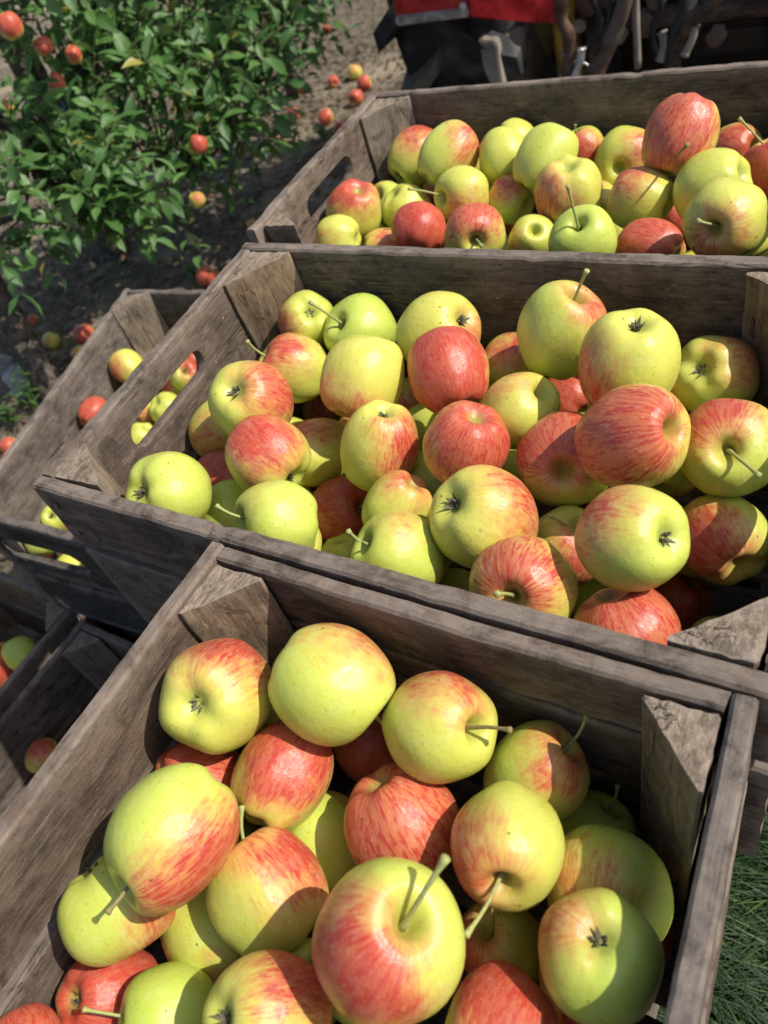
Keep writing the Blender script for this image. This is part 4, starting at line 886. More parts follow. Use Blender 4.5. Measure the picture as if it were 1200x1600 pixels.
def calyx_mesh(k):
    rng = random.Random(k); parts = []
    for i in range(5):
        th = 2*math.pi*i/5+rng.uniform(-.25, .25); L = rng.uniform(.13, .20); w_ = rng.uniform(.035, .05)
        d = Vector((math.cos(th), math.sin(th), 0)); s = Vector((-d.y, d.x, 0)); V = []
        curl = rng.uniform(-.4, 1.0)
        for j in range(5):
            t = j/4; c = d*(.03+L*.55*t*(1-curl*t*.4))+Vector((0, 0, -1))*(L*t*(.85-.5*curl*t*t))
            ww = w_*(1-t)**.7+.004
            V += [c-s*ww, c+Vector((0, 0, -.012)), c+s*ww]
        F = []
        for j in range(4):
            for q in (0, 1): F.append((j*3+q, j*3+q+1, j*3+q+4, j*3+q+3))
        parts.append((V, F))
    for i in range(7):
        th = rng.uniform(0, 6.28); L = rng.uniform(.08, .14); d = Vector((math.cos(th), math.sin(th), 0))
        parts.append(tube_data([d*.02, d*.035+Vector((0, 0, -L*.6)), d*.06+Vector((0, 0, -L))], [.008, .007, .01], 4))
    V, F = join_data(parts)
    me = mesh_from("calyx", [tuple(Vector(v)*1.25+Vector((0, 0, -.70))) for v in V], F); me.materials.append(M_CALYX); return me
CALYX = [calyx_mesh(k) for k in range(4)]

GROUPS = dict(A="apples in the front crate", B="apples in the middle crate", C="apples in the back crate", D="apples in the lower left crate",
              F="apples in the lowest crates", G="apples in the lowest crates")
BURIED = dict(A="apple buried under the other apples of the front crate", B="apple buried under the other apples of the middle crate",
              C="apple buried under the other apples of the back crate", D="apple buried low in the lower left crate with the slotted board",
              F="apple low in the lowest crate at the left edge", G="apple low in the dark lowest crate left of the front crate")

def make_apple(pos, R, ax, bd, amt, tone, stripe, el, label, group, flag=0, stem=None, k=0, spin=0.0):
    rng = random.Random(k*7+3)
    me = APPLE_MESH[k % len(APPLE_MESH)]
    q = Vector((0, 0, 1)).rotation_difference(Vector(ax)) @ Quaternion((0, 0, 1), spin or rng.uniform(0, 6.28))
    o = bpy.data.objects.new("apple", me); COL.objects.link(o)
    e = el/.97
    S = Vector((R*1.03/math.sqrt(e)*rng.uniform(.98, 1.02), R*1.03/math.sqrt(e), R*1.03*e))
    o.matrix_basis = Matrix.Translation(Vector(pos)) @ q.to_matrix().to_4x4() @ Matrix.Diagonal((S.x, S.y, S.z, 1))
    lb = q.inverted() @ Vector(bd)
    o['blush_dir'] = [lb.x, lb.y, lb.z]; o['blush'] = float(amt); o['tone'] = float(tone); o['stripe'] = float(stripe)
    tag(o, label, "apple", group)
    if flag == 1: add("calyx", CALYX[k % 4], o)
    if stem is not None:
        inv = o.matrix_basis.inverted(); t = inv @ Vector(stem); b0 = Vector((0, 0, .55))
        n0 = b0.lerp(t, .5)+Vector((rng.uniform(-.05, .05), rng.uniform(-.05, .05), .10))
        pts = smooth_path([b0, n0, t], 5); n = len(pts)
        rad = [.045-.012*math.sin(math.pi*i/(n-1)) for i in range(n)]; rad[-1] = .066; rad[-2] = .054; rad[0] = .060; rad[1] = .050
        d = (pts[-1]-pts[-2]).normalized(); pts.append(pts[-1]+d*.02); rad.append(.040)
        V, F = tube_data(pts, rad, 8)
        add("stem", mesh_from("stem", V, F), o, M_STEMB if k % 5 == 2 else M_STEM)
    return o

for i, (c, P, R, ax, bd, amt, tone, st, el, fl, stem, lab) in enumerate(APPLES):
    make_apple(P, R, ax, bd, amt, tone, st, el, lab or BURIED[c], GROUPS[c], fl, stem, i)

# windfalls and apples still on the trees
WIND = [
 ((-2.028, 2.654), .031, "orange red windfall on the bare soil, largest of the three just beyond the back crate"),
 ((-2.212, 2.691), .027, "small crimson windfall at the edge of the shade under the far tree"),
 ((-1.969, 2.808), .031, "pinkish orange windfall on sunlit soil beyond the back crate's left corner"),
 ((-2.003, 2.943), .030, "dark pink windfall just left of the tractor tyre"),
 ((-2.118, 3.063), .031, "dull yellow brown windfall farthest back beside the tractor tyre"),
 ((-2.190, 2.992), .025, "half shaded red windfall under the hanging leaves of the far tree"),
 ((-1.918, 2.579), .025, "orange windfall half hidden by the back crate's left rim"),
 ((-2.122, 1.251), .033, "rosy windfall in tree shade beside the slanting trunk"),
 ((-2.244, 1.210), .027, "browned yellow windfall between the slanting trunk and rosy one"),
 ((-2.057, 1.165), .028, "rotten yellow windfall just below the rosy one"),
 ((-1.864, 1.587), .033, "bright red windfall above the lower left crate's far corner"),
 ((-1.826, 1.582), .025, "orange windfall touching the bright red one above the lower left crate"),
 ((-1.974, .775), .025, "orange windfall at the left edge, outside the lower left crate"),
 ((-1.888, 1.895), .020, "small brown orange windfall lying against the dry grass"),
 ((-2.442, 1.306), .017, "tiny shrivelled windfall left of the slanting trunk"),
 ((-2.31, 2.93), .026, "red windfall deep in the shade behind the far tree's hanging leaves"),
 ((-1.86, 2.40), .024, "yellow orange windfall close beside the back crate's left board"),
 ((-2.16, 2.50), .022, "pale brown windfall on soil left of the largest orange red one"),
 ((-1.945, .745), .018, "little red orange windfall next to the left edge one"),
]
for i, ((x, y), R, lab) in enumerate(WIND):
    rng = random.Random(500+i)
    ax = Vector((rng.uniform(-1, 1), rng.uniform(-1, 1), rng.uniform(-.3, .8))).normalized()
    red = 'yellow' not in lab and 'brown' not in lab
    make_apple((x, y, hgt(x, y)+R*.84), R, ax, (Vector((.4, -.6, .7))+Vector((rng.uniform(-.5, .5),)*3)).normalized(), .86 if red else .35, .0, .35, .97, lab, "windfall apples on the ground", 1, None, 40+i)
CAMP = Vector((0, 0, 1.19))
HANG = [
 ((-1.747, 1.680, .399), .031, .97, "crimson apple hanging low in the middle of the near tree"),
 ((-1.828, 1.417, .776), .027, .95, "bright red apple under a pale leaf at the upper left of the near tree"),
 ((-1.827, 1.486, .727), .024, .9, "red apple just right of the one under the pale leaf"),
 ((-1.864, 1.426, .689), .027, .92, "rosy apple beside a yellow leaf, below the pair at upper left"),
 ((-1.587, 1.179, .889), .030, .9, "large blurred red apple at the top left corner, nearest on the tree"),
 ((-2.022, 1.715, .460), .018, .6, "small orange apple deep among the leaves near the middle stem"),
 ((-1.861, 2.593, .352), .019, .9, "small red apple on the far tree's outer right side"),
 ((-1.948, 1.870, .449), .019, .4, "small tan yellow apple half covered by leaves, centre of the near tree"),
 ((-1.991, 1.902, .682), .023, .92, "dusky pink apple near the top of the near tree"),
 ((-1.797, 1.631, .257), .028, .5, "yellow and red apple hanging lowest, close above the shaded soil"),
 ((-1.839, 1.816, .408), .018, .95, "small dark red apple just above the crimson hanging one"),
 ((-2.022, 1.373, .667), .018, .5, "small brownish apple at the left edge among dark leaves"),
 ((-1.893, 1.588, .812), .023, .1, "green apple at the very top of the near tree, in shade"),
 ((-1.987, 2.040, .643), .018, .15, "small yellow apple near the top right of the near tree"),
]
for i, (p, R, amt, lab) in enumerate(HANG):
    R *= .82; amt *= .86
    rng = random.Random(800+i)
    ax = Vector((rng.uniform(-.4, .4), rng.uniform(-.4, .4), 1)).normalized()
    P = Vector(p)
    sft = (CAMP-P).normalized()*(.03 if i == 4 else .07 if i in (1, 2, 3) else .23 if i == 0 else .16)
    P = P+sft; R *= .95
    make_apple(P, R, ax, Vector((.75, -.3, .55)).normalized(), amt, .3, .3, 1.0, lab, "apples hanging on the trees", 1, P+ax*R*1.7, 70+i)

# ------------------------------------------------------------------ apple trees
def leaf_data(L, W, fold=.35, curl=.5, rng=random):
    """A pointed oval leaf along +y, folded at the midrib and curling down, z up."""
    V = []; F = []; UV = []
    ns = 6
    V.append((0, -.22*L, -.02*L)); UV.append((.5, 0))
    rows = []
    for i in range(ns):
        t = (i+.35)/(ns-.1)
        w_ = W*.5*math.sin(math.pi*min(1, t**.82))**.8
        y = L*t; z = -curl*L*t*t*.5
        rip = math.sin(t*9+rng.random()*2)*.04*W
        b = len(V)
        V += [(-w_, y, z+fold*w_+rip), (0, y, z), (w_, y, z+fold*w_-rip)]; UV += [(0, t), (.5, t), (1, t)]
        rows.append(b)
    V.append((0, L*1.06, -curl*L*.58)); UV.append((.5, 1)); tip = len(V)-1
    F += [(0, rows[0]+1, rows[0]), (0, rows[0]+2, rows[0]+1)]
    for i in range(ns-1):
        a, b = rows[i], rows[i+1]; F += [(a, a+1, b+1, b), (a+1, a+2, b+2, b+1)]
    a = rows[-1]; F += [(a, a+1, tip), (a+1, a+2, tip)]
    return V, F, UV
def set_uv(me, UV):
    uv = me.uv_layers.new(name="UVMap")
    li = np.empty(len(me.loops), dtype=np.int32); me.loops.foreach_get('vertex_index', li)
    uv.data.foreach_set('uv', np.asarray(UV, dtype=np.float32)[li].ravel())
LEAFV = []
for k in range(6):
    rng = random.Random(k+20)
    LEAFV.append(leaf_data(1.0, rng.uniform(.43, .56), rng.uniform(.15, .5), rng.uniform(.1, .7), rng))
LEAF_ME = []
for V, F, UV in LEAFV:
    me = mesh_from("leaf", V, F); set_uv(me, UV); me.materials.append(M_LEAF); LEAF_ME.append(me)

CAMP = Vector((0, 0, 1.19))
def tree(label, base, trunk_pts, trunk_r, branches, blobs, nshoots, seed, named):
    rng = random.Random(seed)
    t = thing("apple_tree", base, label, "apple tree", "apple trees beside the crates"); B = Vector(base)
    def tb(name, pts, r0, r1):
        pp = smooth_path([Vector(p)-B for p in pts], 5); n = len(pp)
        rad = [(r0+(r1-r0)*i/(n-1))*(1+.10*mnoise.noise(pp[i]*18)) for i in range(n)]
        V, F = tube_data(pp, rad, 9); add(name, mesh_from(name, V, F), t, M_BARK); return pp
    skel = [p+B for p in tb("trunk", trunk_pts, *trunk_r)]
    for pts, r0, r1 in branches: skel += [p+B for p in tb("branch", pts, r0, r1)]
    mats = []; twigs = []
    tot = sum(b[3] for b in blobs)
    for (bx, by, bz, wgt, rad) in blobs:
        for s in range(int(nshoots*wgt/tot)):
            d = Vector((rng.gauss(0, 1), rng.gauss(0, 1), rng.gauss(0, 1))).normalized()*rad*rng.random()**.45
            c = Vector((bx, by, bz))+Vector((d.x, d.y, d.z*.8))
            if c.z < .12: continue
            out = (c-Vector((bx-.15, by, bz-.1))).normalized()
            dr = (out*.8+Vector((rng.uniform(-.6, .55), rng.uniform(-.8, .5), rng.uniform(-.35, .9)))).normalized()
            L = rng.uniform(.10, .24); nl = int(L/.023)
            sag = rng.uniform(.0, .5); ptw = []
            for i in range(nl+1):
                f = i/nl; ptw.append(c+dr*(L*f)+Vector((0, 0, -sag*L*f*f*.6)))
            # join the shoot to the nearest limb
            near = min(skel, key=lambda q: (q-c).length_squared)
            if (near-c).length < .5 and rng.random() < .45:
                mid = near.lerp(c, .5)+Vector((rng.uniform(-.03, .03), rng.uniform(-.03, .03), -.03))
                twigs.append(tube_data([p-B for p in smooth_path([near, mid, c], 3)], [.005, .0045, .004, .0038, .0035, .003, .0028], 5, False))
            twigs.append(tube_data([p-B for p in ptw[::2]], [.0028-.0016*k/len(ptw[::2]) for k in range(len(ptw[::2]))], 4, False))
            az = rng.uniform(0, 6.28)
            side = dr.cross(Vector((0, 0, 1)));
            side = side.normalized() if side.length > .05 else Vector((1, 0, 0)); up2 = side.cross(dr).normalized()
            for i in range(1, nl+1):
                az += 2.4
                for rep in range(2 if i == nl else 1):
                    ls = rng.uniform(.036, .076)*(1 if i < nl-1 else .8)
                    radial = side*math.cos(az+rep*2)+up2*math.sin(az+rep*2)
                    ld = (radial*.85+dr*.55+Vector((0, 0, -.15))).normalized()
                    nz = (Vector((.25, -.1, 1))+radial*.25+Vector((rng.gauss(0, .35), rng.gauss(0, .35), 0))).normalized()
                    xx = ld.cross(nz).normalized(); nz = xx.cross(ld).normalized()
                    p = ptw[i]+ld*.012
                    Mx = Matrix((xx*ls, ld*ls, nz*ls)).transposed().to_4x4(); Mx.translation = p-B
                    mats.append((Mx, rng.randrange(6), (p-CAMP).length/ls))
    order = sorted(range(len(mats)), key=lambda i: mats[i][2])
    ch = set(order[:named])
    for i in order[:named]:
        Mx, k, _ = mats[i]; add("leaf", LEAF_ME[k], t, None, Mx)
    V = []; F = []; UV = []
    for i in order[named:]:
        Mx, k, _ = mats[i]; v, f, uv = LEAFV[k]; b = len(V)
        V += [tuple(Mx @ Vector(q)) for q in v]; F += [tuple(j+b for j in q) for q in f]; UV += uv
    me = mesh_from("foliage", V, F); set_uv(me, UV); tag(add("foliage", me, t, M_LEAF), kind='stuff')
    V, F = join_data(twigs); tag(add("twigs", mesh_from("twigs", V, F), t, M_TWIG), kind='stuff')
    return t

tree("near apple tree with red apples, its leafy side hanging down left of the crates",
     (-2.40, 1.72, 0), [(-2.40, 1.72, -.03), (-2.42, 1.74, .25), (-2.38, 1.75, .6), (-2.45, 1.8, 1.1), (-2.4, 1.8, 1.7)], (.06, .035),
     [([(-2.40, 1.72, .3), (-2.2, 1.75, .5), (-2.02, 1.8, .78), (-1.95, 1.85, 1.05)], .032, .014),
      ([(-2.40, 1.72, .4), (-2.15, 1.55, .55), (-1.95, 1.35, .62), (-1.82, 1.2, .60)], .030, .010),
      ([(-2.39, 1.74, .5), (-2.1, 1.95, .52), (-1.88, 2.1, .5), (-1.75, 2.1, .44)], .026, .009),
      ([(-2.40, 1.73, .35), (-2.15, 1.7, .38), (-1.95, 1.62, .40), (-1.8, 1.58, .36)], .024, .008),
      ([(-2.2, 1.6, .55), (-2.0, 1.6, .62), (-1.9, 1.66, .85), (-1.88, 1.7, 1.1)], .020, .009),
      ([(-2.30, 1.60, .45), (-2.18, 1.40, .66), (-2.05, 1.30, .86), (-1.8, 1.25, .95), (-1.62, 1.2, .98)], .024, .010),
      ([(-2.38, 1.75, .8), (-2.3, 1.5, 1.1), (-2.2, 1.4, 1.4)], .024, .010)],
     [(-1.89, 1.22, .53, 1.1, .16), (-1.77, 1.28, .46, 1.0, .14), (-1.86, 1.39, .53, .7, .17), (-1.85, 1.60, .49, 1.2, .22), (-1.81, 1.81, .51, 1.2, .22),
      (-1.95, 1.88, .66, 1.3, .24), (-1.76, 1.88, .40, 1.0, .18), (-1.78, 2.06, .50, 1.1, .20), (-1.87, 2.08, .62, 1.0, .22), (-1.72, 1.29, .37, .4, .07),
      (-1.90, 1.12, .56, .5, .11), (-1.88, 1.50, .95, 1.0, .20), (-1.78, 1.70, .36, .7, .15), (-1.96, 1.79, .78, 1.0, .2),
      (-1.92, 1.70, .82, .9, .2), (-1.70, 1.30, 1.02, .6, .16), (-2.25, 1.85, .8, 1.2, .3), (-2.25, 1.5, 1.15, 1.2, .3), (-2.4, 1.85, 1.35, 1.0, .3), (-2.2, 2.2, .75, .9, .25)],
     430, 41, 300)
tree("far apple tree beyond the near one, its dark stem over the windfalls",
     (-2.36, 2.95, 0), [(-2.36, 2.95, -.03), (-2.30, 2.85, .18), (-2.16, 2.7, .36), (-2.05, 2.62, .62), (-2.02, 2.6, 1.0), (-2.1, 2.7, 1.5)], (.048, .022),
     [([(-2.16, 2.7, .36), (-1.98, 2.5, .44), (-1.85, 2.38, .5)], .018, .007), ([(-2.05, 2.62, .6), (-1.9, 2.65, .62), (-1.8, 2.6, .6)], .014, .006)],
     [(-2.00, 2.42, .45, 1.2, .19), (-2.0, 2.58, .50, 1.1, .18), (-2.06, 2.45, .65, 1.0, .22), (-2.05, 2.68, .72, 1.0, .22), (-2.1, 2.3, .55, 1.0, .22), (-2.1, 2.6, 1.0, .8, .25)],
     140, 42, 110)
tree("left apple tree with a slanting grey trunk at the left edge",
     (-1.985, .985, 0), [(-1.975, .97, -.03), (-2.06, 1.03, .12), (-2.20, 1.13, .32), (-2.40, 1.22, .55), (-2.62, 1.3, .9), (-2.7, 1.35, 1.5)], (.045, .04),
     [([(-2.2, 1.13, .32), (-2.15, 1.20, .42), (-2.0, 1.28, .43)], .013, .008), ([(-2.40, 1.22, .55), (-2.3, 1.1, .8), (-2.1, .9, 1.1)], .025, .01)],
     [(-2.5, 1.1, .9, 1.2, .3), (-2.2, .8, 1.25, 1.0, .25), (-2.7, 1.4, 1.5, 1.2, .35)],
     70, 43, 60)
# ------------------------------------------------------------------ stones and weeds on the soil
def stone_mesh(seed, r):
    bm = bmesh.new(); bmesh.ops.create_icosphere(bm, subdivisions=3, radius=r)
    for v in bm.verts:
        n = mnoise.noise(v.co*(1.3/r)+Vector((seed, 0, 0))); v.co *= 1+.35*n; v.co.z *= .6
    me = bpy.data.meshes.new("stone"); bm.to_mesh(me); bm.free()
    me.polygons.foreach_set('use_smooth', [True]*len(me.polygons)); return me
for i, (x, y, r, lab) in enumerate([(-2.20, 1.05, .062, "largest pale field stone behind the slanting grey trunk"),
                                    (-2.15, 1.00, .045, "smaller pale stone in front of the largest one by the slanting trunk"),
                                    (-2.36, 1.06, .05, "dark rounded stone at the left edge beyond the slanting trunk")]):
    o = add("stone", stone_mesh(i*9.1, r), None, M_STONE); o.location = (x, y, hgt(x, y)+r*.35); tag(o, lab, "stone", "stones by the trunk")

def weed(x, y, h, n, label, seed):
    rng = random.Random(seed); z = hgt(x, y)
    t = thing("weed", (x, y, z), label, "weed", "weeds in the soil")
    parts = []; LV = []; LF = []; LU = []
    for s in range(n):
        a = rng.uniform(0, 6.28); lean = rng.uniform(.1, .5); hh = h*rng.uniform(.6, 1)
        tip = Vector((math.cos(a)*lean*hh, math.sin(a)*lean*hh, hh))
        pts = [Vector((0, 0, -.01)), tip*.5+Vector((0, 0, hh*.06)), tip]
        parts.append(tube_data(smooth_path(pts, 3), [.0022]*7, 5))
        for k in range(7):
            f = .25+.75*k/6; p = tip*f; az = k*2.4+a
            ls = rng.uniform(.018, .034)
            ld = Vector((math.cos(az), math.sin(az), .35)).normalized(); xx = ld.cross(Vector((0, 0, 1))).normalized(); nz = xx.cross(ld)
            Mx = Matrix((xx*ls*.8, ld*ls, nz*ls)).transposed().to_4x4(); Mx.translation = p
            me = WEED_ME[rng.randrange(3)]; add("leaf", me, t, None, Mx)
    V, F = join_data(parts); add("stem", mesh_from("stem", V, F), t, M_WEED)
WEED_ME = []
for V, F, UV in LEAFV[:3]:
    me = mesh_from("leaf", V, F); set_uv(me, UV); me.materials.append(M_WEED); WEED_ME.append(me)
for i, a in enumerate([(-2.02, .93, .15, 5, "bright green weed on bare soil, left of the lower left crate"),
                       (-2.06, .86, .08, 4, "small low weed in front of the bright green one"),
                       (-1.93, 1.60, .06, 5, "low weed beside the bright red windfall"),
                       (-1.80, 2.10, .07, 4, "low green weed on sunlit soil near the back crate"),
                       (-1.96, 2.52, .06, 4, "tiny weed between the orange windfalls beyond the back crate"),
                       (-2.08, 2.22, .06, 4, "small weed on dry grass under the far tree's edge")]):
    weed(*a, seed=60+i)

def blades(name, mat, pts, h0, h1, w0, seed, lean=.6, seg=3, flow=0.0):
    rng = random.Random(seed); V = []; F = []
    for (x, y) in pts:
        z = hgt(x, y)-.004; h = rng.uniform(h0, h1); a = rng.uniform(0, 6.28); l = rng.uniform(.1, lean)*h
        if flow and rng.random() < .8: a = 3.6+2.2*mnoise.noise(Vector((x*7, y*7, 2)))+rng.gauss(0, .45)
        d = Vector((math.cos(a), math.sin(a), 0)); s = Vector((-d.y, d.x, 0))*w0*rng.uniform(.6, 1.2)*.5; b = len(V)
        for k in range(seg):
            t = k/seg; p = Vector((x, y, z+h*t*(1-.35*t*lean)))+d*l*t*t*1.4; ww = (1-t*.6)
            V += [p-s*ww, p+s*ww]
        V.append(Vector((x, y, z+h*(1-.35*lean)))+d*l*1.4)
        for k in range(seg-1): F.append((b+2*k, b+2*k+1, b+2*k+3, b+2*k+2))
        F.append((b+2*seg-2, b+2*seg-1, b+2*seg))
    return tag(add(name, mesh_from(name, V, F), None, mat), kind='stuff')
rng = random.Random(5)
blades("grass", M_GRASS, [(rng.uniform(-.22, .55), rng.uniform(-.35, 1.2)) for k in range(16000)]+[(rng.uniform(-.2, .3), rng.uniform(-.1, .8)) for k in range(30000)]+[(rng.uniform(.5, 1.6), rng.uniform(-.4, 2.2)) for k in range(9000)],
       .06, .16, .0042, 1, 1.0, 4, 1.0)
pts = []
while len(pts) < 15000:
    x, y = rng.uniform(-4.6, -1.1), rng.uniform(.3, 5.2)
    d = mnoise.noise(Vector((x*2.2, y*2.2, 4)))+.5*mnoise.noise(Vector((x*7, y*7, 8)))
    bias = .0 if y < 3.2 else .35
    if d+bias > .16: pts.append((x, y))
blades("dry_grass", M_DRY, pts, .015, .07, .0032, 2, 1.6, 3)
pts = []
while len(pts) < 5000:
    x, y = rng.uniform(-4.2, -1.0), rng.uniform(3.15, 6.0); pts.append((x, y))
blades("tall_dry_grass", M_DRY, pts, .05, .17, .004, 3, 1.0, 3)
V = []; F = []
for k in range(3200):
    x, y = rng.uniform(-3.4, -1.2), rng.uniform(.4, 3.4); z = hgt(x, y)+.006; a = rng.uniform(0, 6.28); l = rng.uniform(.008, .026); b = len(V)
    d = Vector((math.cos(a), math.sin(a), rng.uniform(-.2, .4)))*l; s = Vector((-math.sin(a), math.cos(a), rng.uniform(-.3, .3)))*l*.5
    p = Vector((x, y, z)); V += [p-d, p-s*.9, p+d*.9, p+s+Vector((0, 0, l*.3))]; F += [(b, b+1, b+3), (b+1, b+2, b+3)]
tag(add("leaf_litter", mesh_from("leaf_litter", V, F, False), None, M_LITTER), kind='stuff')
bm = bmesh.new()
for k in range(2600):
    x, y = rng.uniform(-3.2, -1.1), rng.uniform(.3, 3.6); r = rng.uniform(.004, .016)
    v = bmesh.ops.create_icosphere(bm, subdivisions=1, radius=r)['verts']
    c = Vector((x, y, hgt(x, y)+r*.15))
    for q in v: q.co = Vector((q.co.x*rng.uniform(.8, 1.3), q.co.y*rng.uniform(.8, 1.3), q.co.z*.7))+c
me = bpy.data.meshes.new("soil_clods"); bm.to_mesh(me); bm.free(); me.polygons.foreach_set('use_smooth', [True]*len(me.polygons))
tag(add("soil_clods", me, None, M_SOIL), kind='stuff')

# ------------------------------------------------------------------ tractor behind the back crate
TO = Vector((-.6, 2.5, 0))
tr = thing("tractor", TO, "old red tractor with a big lugged tyre and rusty lift arms behind the back crate", "tractor")
def tp(x, y, z): return Vector((x, y, z))-TO
TC = Vector((-1.055, 2.44, .56)); TR_ = .545; TW = .34
def tyre():
    prof = [(-TW*.44, .62), (-TW*.5, .74), (-TW*.5, .86), (-TW*.44, .945), (-TW*.3, .975), (0, .99), (TW*.3, .975), (TW*.44, .945), (TW*.5, .86), (TW*.5, .74), (TW*.44, .62)]
    n = 64; V = []; F = []; m = len(prof)
    for k in range(n):
        th = 2*math.pi*k/n
        for (x, r) in prof: V.append(TC-TO+Vector((x, math.cos(th)*r*TR_*.93, math.sin(th)*r*TR_*.93)))
    for k in range(n):
        k2 = (k+1) % n
        for j in range(m-1): F.append((k*m+j, k*m+j+1, k2*m+j+1, k2*m+j))
    return mesh_from("tyre", V, F, True, 50)
ty = add("tyre", tyre(), tr, M_RUBBER)
def lug(th0, side):
    V = []; st = 7
    for i in range(st):
        t = i/(st-1); x = side*(.012+t*(TW*.5+.006)); th = th0+t*.26
        r0 = TR_*.93*(.965 if t < .7 else .965-.10*(t-.7)/.3); r1 = TR_*(1.0 if t < .75 else 1.0-.05*(t-.75)/.25)
        hw = (.036+.016*t)/TR_
        for (r, s) in ((r0-.02, -1.35), (r1, -.8), (r1, .8), (r0-.02, 1.35)):
            a = th+s*hw*.62
            V.append(TC-TO+Vector((x, math.cos(a)*r, math.sin(a)*r)))
    F = [(0, 1, 2, 3), tuple((st-1)*4+k for k in (3, 2, 1, 0))]
    for i in range(st-1):
        for k in range(4): F.append((i*4+k, (i+1)*4+k, (i+1)*4+(k+1) % 4, i*4+(k+1) % 4))
    me = mesh_from("lug", V, F, False)
    bm = bmesh.new(); bm.from_mesh(me); bmesh.ops.recalc_face_normals(bm, faces=bm.faces); bm.to_mesh(me); bm.free()
    return me
for k in range(17):
    for s in (-1, 1): add("lug", lug(2*math.pi*(k+(.5 if s > 0 else 0))/17, s), ty, M_RUBBER)
def disc(x0, x1, r, name, mat, par, seg=40):
    V = []; F = []
    for x in (x0, x1):
        for k in range(seg): V.append(TC-TO+Vector((x, math.cos(2*math.pi*k/seg)*r, math.sin(2*math.pi*k/seg)*r)))
    F = [(k, (k+1) % seg, seg+(k+1) % seg, seg+k) for k in range(seg)]+[tuple(range(seg))[::-1], tuple(range(seg, 2*seg))]
    return add(name, mesh_from(name, V, F, True, 40), par, mat)
disc(-.06, .06, TR_*.60, "rim", M_YELL, tr); disc(-.20, .30, .07, "hub", M_DARK, tr)

def panel(name, poly, thick, mat, axis='y', par=tr):
    """A sheet cut to an outline in x-z (or along a skewed line) with real thickness and soft edges."""
    V = []; n = len(poly)
    for dy in (0, thick):
        for (x, y, z) in poly: V.append(tp(x, y+dy, z))
    F = [tuple(range(n)), tuple(range(n, 2*n))[::-1]]+[(k, n+k, n+(k+1) % n, (k+1) % n) for k in range(n)]
    return add(name, bevel_mesh(name, V, F, .003, 2), par, mat)
fd = panel("fender", [(-1.135, 1.87, .592), (-.925, 1.835, .600), (-.915, 1.835, .66), (-.905, 1.85, 1.02), (-1.13, 1.90, 1.02)], .022, M_RED)
add("fender_lip", bevel_mesh("fender_lip", [tp(*p) for p in [(-1.135, 1.863, .574), (-1.135, 1.892, .574), (-.922, 1.828, .585), (-.922, 1.857, .585),
     (-1.135, 1.863, .596), (-1.135, 1.892, .596), (-.922, 1.828, .605), (-.922, 1.857, .605)]],
     [(0, 2, 3, 1), (4, 5, 7, 6), (0, 1, 5, 4), (2, 6, 7, 3), (0, 4, 6, 2), (1, 3, 7, 5)], .004), tr, M_CHIP)
panel("fender_side", [(-.918, 1.828, .585), (-.80, 1.87, .545), (-.745, 1.90, .528), (-.72, 1.91, .60), (-.70, 1.92, 1.02), (-.905, 1.85, 1.02)], .018, M_RED)
add("fender_bolt", bevel_mesh("fender_bolt", *box_data(*[v for pr in zip(tp(-.94, 1.825, .60), tp(-.925, 1.84, .616)) for v in pr]), .003), tr, M_ZINC)
panel("upright_bracket", [(-.925, 1.90, .18), (-.900, 1.90, .18), (-.898, 1.90, .495), (-.906, 1.90, .507), (-.922, 1.90, .505), (-.945, 1.90, .515), (-.942, 1.90, .44), (-.928, 1.90, .40)], .03, M_GREYP)
for nm, b, mt in [("rear_casing", (-.72, .35, 2.26, 2.7, .10, .95), M_DARK), ("toolbox_plate", (-.26, .22, 2.16, 2.22, .16, .62), M_RUST),
                  ("belly_plate", (-.70, -.28, 2.17, 2.22, .14, .50), M_DARK), ("rear_axle_housing", (-.86, .25, 2.28, 2.62, .40, .72), M_DARK), ("gearbox_casing", (-.62, -.02, 2.12, 3.0, .34, .86), M_DARK),
                  ("axle_guard", (-.80, -.745, 2.0, 2.3, .22, .62), M_YELL), ("drop_plate", (-.74, -.66, 2.05, 2.1, .25, .66), M_DARK),
                  ("yellow_side_plate", (-.315, -.27, 2.02, 2.25, .30, .60), M_YELL), ("drawbar_frame", (-.70, .10, 1.98, 2.06, .30, .35), M_RUST),
                  ("cross_member", (-.66, -.30, 2.04, 2.10, .44, .475), M_RUST), ("rust_side_plate", (-.26, .15, 2.06, 2.12, .28, .80), M_RUST),
                  ("battery_tray", (-.60, -.40, 2.05, 2.13, .545, .60), M_RUST), ("seat_support", (-.5, -.3, 2.4, 2.6, .86, 1.2), M_DARK),
                  ("left_plate", (-.73, -.69, 2.02, 2.16, .36, .60), M_RUST), ("lower_casing", (-.52, -.14, 2.06, 2.14, .36, .43), M_DARK)]:
    x0, x1, y0, y1, z0, z1 = b
    add(nm, bevel_mesh(nm, *box_data(x0-TO.x, x1-TO.x, y0-TO.y, y1-TO.y, z0, z1), .012, 3), tr, mt)
def arm(name, pts, r, mat, seg=10, flare=0.0):
    pp = smooth_path([tp(*p) for p in pts], 5); n = len(pp)
    rad = [r*(1+.12*mnoise.noise(pp[i]*25)+flare*(abs(2*i/(n-1)-1)**6)) for i in range(n)]
    V, F = tube_data(pp, rad, seg); return add(name, mesh_from(name, V, F), tr, mat)
Q = .667
def px(x, z, y=1.9): return (x*Q*y/1.9, y, 1.19+z*Q*y/1.9)
arm("lift_arm", [px(-.86, -.80), px(-.885, -.95), px(-.92, -1.03), px(-.955, -1.10), px(-1.0, -1.17)], .017, M_RUST, 10, .6)
arm("lift_arm", [px(-.55, -.84), px(-.60, -.97), px(-.68, -1.04), px(-.72, -1.10), px(-.735, -1.20)], .013, M_RUST, 10, .4)
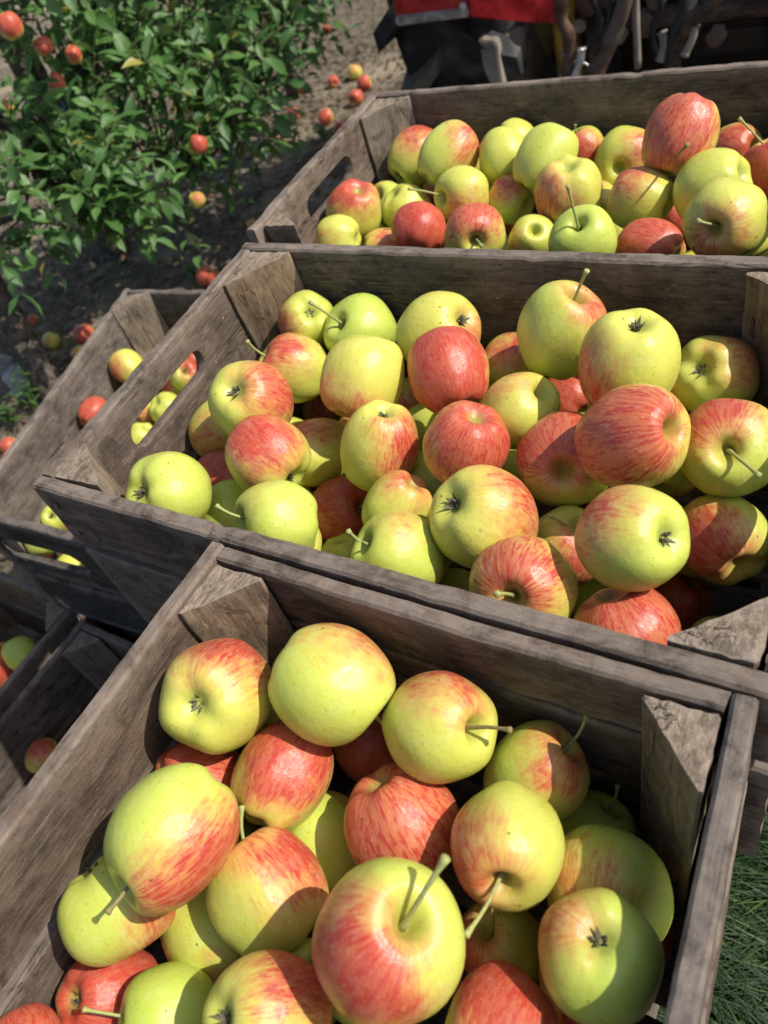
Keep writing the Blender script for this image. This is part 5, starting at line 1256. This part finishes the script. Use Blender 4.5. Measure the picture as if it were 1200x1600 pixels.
arm("link_rod", [px(-1.09, -.88), px(-1.10, -.98), px(-1.08, -1.03), px(-1.085, -1.09), px(-1.10, -1.18)], .014, M_RUST, 10, .3)
arm("link_rod", [px(-.72, -.86), px(-.70, -.98), px(-.73, -1.06), px(-.75, -1.16)], .010, M_HOSE)
arm("link_rod", [px(-.845, -.85, 1.95), px(-.85, -.95, 1.95), px(-.85, -1.16, 1.95)], .008, M_GREYP)
arm("hose", [px(-.95, -.86), px(-.935, -.96), px(-.95, -1.03), px(-.99, -1.10)], .0055, M_HOSE)
arm("hose", [px(-.80, -.85, 2.0), px(-.77, -.97, 2.0), px(-.80, -1.05, 2.0), px(-.78, -1.14, 2.0)], .007, M_HOSE)
arm("hose", [px(-1.00, -.90, 2.0), px(-.97, -1.0, 2.0), px(-1.02, -1.08, 2.0)], .009, M_HOSE)
arm("hose", [px(-.66, -.90, 2.02), px(-.64, -1.0, 2.02), px(-.66, -1.08, 2.02)], .006, M_HOSE)
for i, (x, z) in enumerate([(-1.03, -1.0), (-.94, -.93), (-.82, -1.02), (-.90, -1.05), (-.78, -.95), (-1.0, -.94), (-.68, -.97), (-.6, -1.08)]):
    a = px(x, z, 2.02); V, F = tube_data([tp(a[0], 2.00, a[2]), tp(a[0], 2.03, a[2])], [.015+.006*(i % 3)]*2, 6 if i % 2 else 12)
    add("bolt_head", mesh_from("bolt_head", V, F, True, 30), tr, M_RUST if i % 3 else M_GREYP)
def hook(x, z, tilt, mat):
    arm("linkage_pin", [px(x, z), px(x+.012+tilt, z+.045), px(x+.006+tilt*2, z+.085)], .009, mat, 8, .4)
hook(-1.115, -1.175, .008, M_ZINC); hook(-1.07, -1.165, .012, M_ZINC); hook(-.775, -1.14, 0, M_GREYP); hook(-.70, -1.13, .012, M_GREYP)
arm("wire_tie", [px(-1.075, -1.125), px(-1.05, -1.11), px(-1.03, -1.085)], .003, M_ZINC, 6)
arm("wire_tie", [px(-1.055, -1.125), px(-1.03, -1.13), px(-1.02, -1.14)], .003, M_ZINC, 6)
